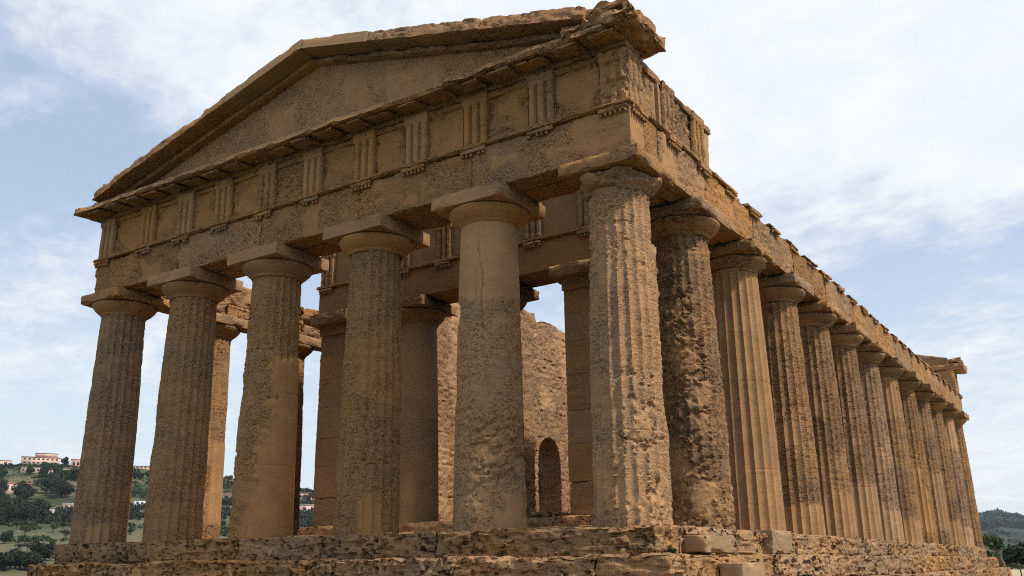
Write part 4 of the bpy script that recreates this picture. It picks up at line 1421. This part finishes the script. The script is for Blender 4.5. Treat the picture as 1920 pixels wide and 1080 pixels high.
house(43, 108, 857, 872, H_PINK, H_ROOF, 'large pink building on the skyline with two rows of windows and a raised middle', 2, 8, 'flat', 'hill_building', 0.03, 0.3, (0.34, 0.93, 6.5))
house(-18, 24, 850, 869, H_PINK, H_RED, 'house with a red roof on the skyline at the left edge', 2, 4, 'hip')
house(22, 62, 853, 867, H_GREY, H_FLAT, 'long grey building with a flat olive roof behind the big pink building', 1, 5, 'flat', 'hill_building', -0.1, 0.3)
house(-14, 18, 863, 876, H_PINK, H_FLAT, 'low pink house below the red roof at the left edge', 1, 2)
house(133, 166, 862, 878, H_PINK, H_ROOF, 'pink building on the skyline touching the leftmost column', 1, 4, 'flat', 'hill_building')
house(120, 168, 878, 889, H_TAN, H_FLAT, 'tan terrace building below the pink building beside the leftmost column', 1, 2, 'flat', 'hill_building', 0.0, 0.2)
house(40, 74, 876, 887, H_TAN, H_FLAT, 'low tan house among trees under the large pink building', 1, 5)
house(84, 98, 877, 890, H_TAN, H_ROOF, 'small tan house with a clay roof among trees below the skyline', 1, 2, 'hip')
house(-20, 53, 906, 926, H_PINK, H_RED, 'wide pink house with a flat red roof above the dark grove', 1, 6, 'flat', 'hill_building', 0.05, 0.25)
house(118, 160, 944, 957, H_TAN, H_WHITE, 'low tan house with a white roof edge beside the leftmost column', 1, 4)
house(72, 100, 952, 967, H_GREY, H_FLAT, 'grey stone shed between the grove and the field', 1, 2)
house(252, 280, 938, 949, H_WHITE, H_FLAT, 'white house seen in the gap right of the leftmost column', 1, 3)
house(246, 292, 874, 880, H_TAN, H_ROOF, 'long low tan building on the skyline between the first two columns from the left', 1, 6, 'flat', 'hill_building', 0, 0.2)
house(412, 446, 949, 957, H_WHITE, H_FLAT, 'white low house seen between the second and third column from the left', 1, 3)
house(556, 592, 924, 937, H_PINK, H_ROOF, 'pink building on the skyline seen left of the dark porch pier', 1, 3, 'flat', 'hill_building')
house(560, 596, 946, 962, H_PINK, H_FLAT, 'pale pink house with a dark door on the slope left of the porch pier', 1, 2)
house(262, 284, 957, 966, H_TAN, H_FLAT, 'small tan house low in the gap right of the leftmost column', 1, 1)

# ------------------------------------------------------------------ small things
p, m = place(1917, 1081, 20, 60)
post = thing('fence_post', tuple(p), 'thin dark leaning fence post at the bottom right edge', 'fence post')
M_IRON = plain('rusty_iron', (0.05, 0.04, 0.035), 0.6)
link('post', tubes_mesh('post', [[((0, 0, -0.3), 0.035), ((-0.05, 0, 0.45), 0.034), ((-0.10, 0, 22*m), 0.032)]], M_IRON, 10), post)
link('ring', tubes_mesh('ring', [[((-0.10+0.05*math.cos(a), 0.05*math.sin(a), 20*m), 0.012) for a in np.linspace(0, 2*math.pi, 14)]], M_IRON, 6), post)


def tuft(x, y, z, s, label):
    rg = np.random.default_rng(int(abs(x*100)+abs(y*37)))
    Vs, Qs = [], []
    for k in range(46):
        a = rg.uniform(0, 6.28)
        ln = s*rg.uniform(0.5, 1.1)
        tip = np.array([math.cos(a), math.sin(a), 0])*ln*rg.uniform(0.3, 0.9)+np.array([0, 0, ln*0.8])
        b0 = np.array([rg.uniform(-0.3, 0.3)*s, rg.uniform(-0.3, 0.3)*s, -0.01])
        sd_ = np.array([-math.sin(a), math.cos(a), 0])*s*0.09
        n = len(Vs)
        Vs += [b0-sd_*0.5, b0+sd_*0.5, b0+tip*0.6+sd_, b0+tip*0.6-sd_, b0+tip]
        Qs += [(n, n+1, n+2, n+3), (n+3, n+2, n+4, n+4)]
    o = link('weed', mesh_np('weed', Vs, Qs, M_GREEN, False), None, (x, y, z))
    tag(o, label, 'weed', 'weeds in the joints of the steps')


for (x, y, z, s, lb) in ((-13.9, -0.07, -0.475, 0.12, 'green weed in the step joint below the second column from the left'), (-10.5, -0.08, -0.475, 0.10, 'green weed in the step joint left of the middle'),
                         (-8.6, -0.07, -0.475, 0.11, 'green weed in the step joint below the third column from the left'), (-1.6, -0.07, -0.475, 0.12, 'green weed in the step joint below the corner column'),
                         (0.07, 0.45, -0.475, 0.16, 'green weed at the front corner of the temple steps'), (0.45, 1.25, -0.985, 0.15, 'green weed between the two squared step blocks'),
                         (0.47, 4.4, -0.985, 0.2, 'green weed low on the flank steps right of the squared blocks'), (0.49, 6.2, -0.985, 0.22, 'green weed clump low on the flank steps')):
    tuft(x, y, z, s, lb)

# ------------------------------------------------------------------ air
hz = bpy.data.materials.new('haze')
hz.use_nodes = True
t = NT(hz.node_tree)
pv = t.n('VolumePrincipled')
pv.inputs['Color'].default_value = (0.80, 0.88, 1.0, 1)
pv.inputs['Density'].default_value = 0.00006
pv.inputs['Anisotropy'].default_value = 0.2
t.n('OutputMaterial', i_Volume=pv.outputs[0])
P, Q, N = grid_box((-9500, -9500, -140), (9500, 9500, 260), 1e6)
air = link('haze', mesh_np('haze', P, Q, hz, False))
air['kind'] = 'stuff'
air['label'] = 'pale blue haze filling the air over the far hills'
